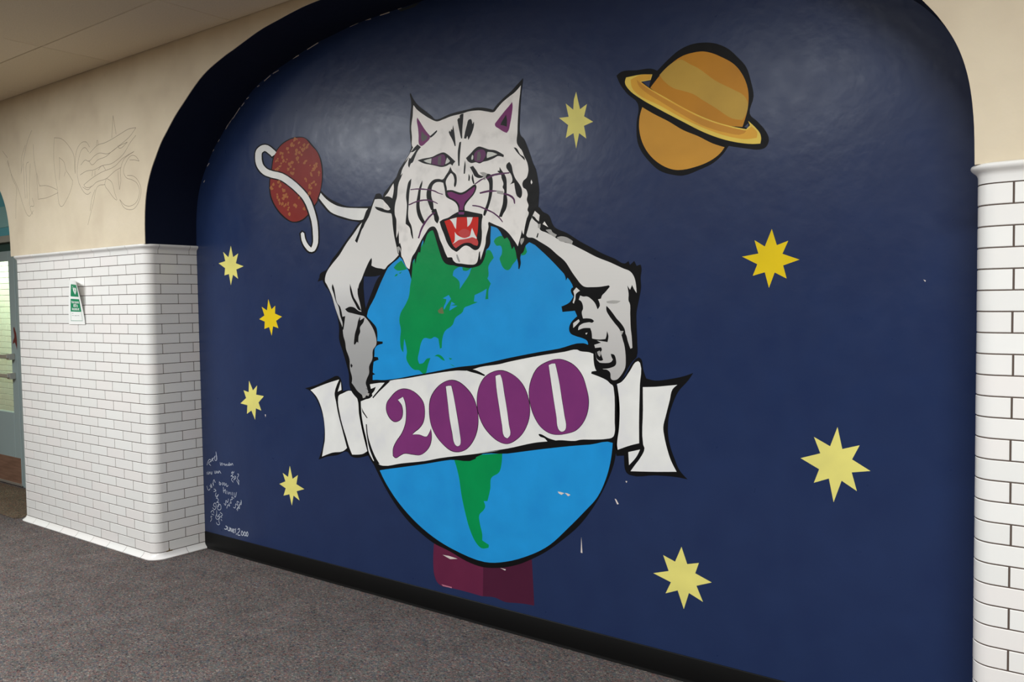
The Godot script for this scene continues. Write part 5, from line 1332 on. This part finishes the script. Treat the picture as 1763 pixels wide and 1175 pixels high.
# ---------------------------------------------------------------- pencil lettering on the plaster above the pier
func pencil_sketch() -> void:
	var o := paint(self, "wall_sketch", "", [
		pen("pencil", 2, 2.8, [-1890, 2704, -1817, 2649]),
		pen("pencil", 2, 2.8, [-1815, 2631, -1767, 2529, -1694, 2451, -1642, 2376, -1591, 2284, -1511, 2204, -1441, 2238]),
		pen("pencil", 2, 2.8, [-1820, 2623, -1776, 2547, -1751, 2492, -1688, 2415, -1705, 2328, -1721, 2201]),
		pen("pencil", 2, 2.8, [-1417, 2793, -1484, 2733, -1540, 2645, -1575, 2579, -1610, 2513]),
		pen("pencil", 2, 2.8, [-1525, 2704, -1590, 2624, -1604, 2530]),
		pen("pencil", 2, 2.8, [-1402, 2693, -1401, 2603, -1373, 2489, -1364, 2369, -1360, 2313]),
		pen("pencil", 2, 2.8, [-1484, 2582, -1517, 2573, -1526, 2470, -1529, 2331]),
		pen("pencil", 2, 2.8, [-1565, 2578, -1565, 2474, -1557, 2334]),
		pen("pencil", 2, 2.8, [-1460, 2567, -1480, 2448, -1495, 2277]),
		pen("pencil", 2, 2.8, [-1364, 2489, -1342, 2418, -1325, 2400]),
		pen("pencil", 2, 2.8, [-1334, 2401, -1225, 2392, -1137, 2370, -1085, 2353]),
		pen("pencil", 2, 2.8, [-1360, 2311, -1231, 2311, -1069, 2331]),
		pen("pencil", 2, 2.8, [-1449, 2325, -1429, 2272, -1486, 2267, -1453, 2213]),
		pen("pencil", 2, 2.8, [-1092, 2702, -1110, 2596, -1102, 2471, -1076, 2360, -1042, 2237, -952, 2276, -869, 2366, -862, 2390]),
		pen("pencil", 2, 2.8, [-1092, 2702, -989, 2681, -892, 2620, -830, 2548, -828, 2467, -822, 2435]),
		pen("pencil", 2, 2.8, [-1033, 2563, -1031, 2488, -1045, 2416]),
		pen("pencil", 2, 2.8, [-1033, 2563, -967, 2523, -946, 2471, -906, 2435, -859, 2390]),
		pen("pencil", 2, 2.8, [-974, 2433, -955, 2460]),
		pen("pencil", 2, 2.8, [-822, 2435, -815, 2530, -785, 2591, -725, 2624, -661, 2620, -623, 2584]),
		pen("pencil", 2, 2.8, [-777, 2366, -797, 2432, -765, 2533, -729, 2577, -679, 2587, -637, 2554]),
		pen("pencil", 2, 2.8, [-777, 2366, -716, 2304, -669, 2286, -628, 2297]),
		pen("pencil", 2, 2.8, [-626, 2545, -521, 2584, -428, 2588, -321, 2604, -232, 2621, -144, 2636, -59, 2634]),
		pen("pencil", 2, 2.8, [-744, 2483, -685, 2508, -638, 2495, -573, 2519, -509, 2532, -402, 2516, -357, 2522, -251, 2552, -132, 2590, -59, 2632]),
		pen("pencil", 2, 2.8, [-343, 2608, -319, 2742, -290, 2624]),
		pen("pencil", 2, 2.8, [-536, 2586, -522, 2615, -513, 2587]),
		pen("pencil", 2, 2.8, [-757, 2420, -674, 2436, -579, 2434, -468, 2450, -362, 2450, -271, 2471, -211, 2494, -120, 2558, -62, 2588]),
		pen("pencil", 2, 2.8, [-638, 2499, -600, 2468, -527, 2491, -419, 2502, -357, 2522, -266, 2546, -163, 2560]),
		pen("pencil", 2, 2.8, [-273, 2550, -259, 2534, -163, 2558]),
		pen("pencil", 2, 2.8, [-713, 2352, -614, 2382, -487, 2409, -318, 2430, -227, 2466, -89, 2495]),
		pen("pencil", 2, 2.8, [-713, 2352, -698, 2336, -618, 2331, -553, 2353, -428, 2364, -320, 2400, -245, 2415]),
		pen("pencil", 2, 2.8, [-730, 2338, -659, 2315, -617, 2335]),
		pen("pencil", 2, 2.8, [-524, 2428, -468, 2450, -432, 2419]),
		pen("pencil", 2, 2.8, [-595, 2428, -605, 2397]),
		pen("pencil", 2, 2.8, [-563, 2428, -569, 2398]),
		pen("pencil", 2, 2.8, [-428, 2364, -446, 2327, -403, 2285, -339, 2233, -310, 2219]),
		pen("pencil", 2, 2.8, [-421, 2364, -362, 2335, -329, 2263, -305, 2223]),
		pen("pencil", 2, 2.8, [-446, 2329, -539, 2324, -565, 2299, -593, 2238, -638, 2163, -680, 2090]),
		pen("pencil", 2, 2.8, [-572, 2308, -615, 2256, -645, 2179]),
		pen("pencil", 2, 2.8, [-283, 2396, -280, 2335, -272, 2281]),
		pen("pencil", 2, 2.8, [-272, 2281, -253, 2332, -253, 2401, -213, 2457, -154, 2480, -96, 2492]),
		pen("pencil", 2, 2.8, [-34, 2431, -70, 2463, -126, 2473, -185, 2439, -218, 2389, -191, 2349, -121, 2327, -66, 2300, -41, 2253, -72, 2196, -145, 2171, -217, 2182, -273, 2220]),
		pen("pencil", 2, 2.8, [-141, 2449, -85, 2443, -34, 2431]),
		pen("pencil", 2, 2.8, [-176, 2359, -105, 2348, -51, 2313, -23, 2259, -44, 2201, -103, 2154, -168, 2150, -232, 2171, -273, 2220])])
	tag(o, "faint pencil sketch of jagged clawed lettering on cream plaster above the brick pier", "drawing")
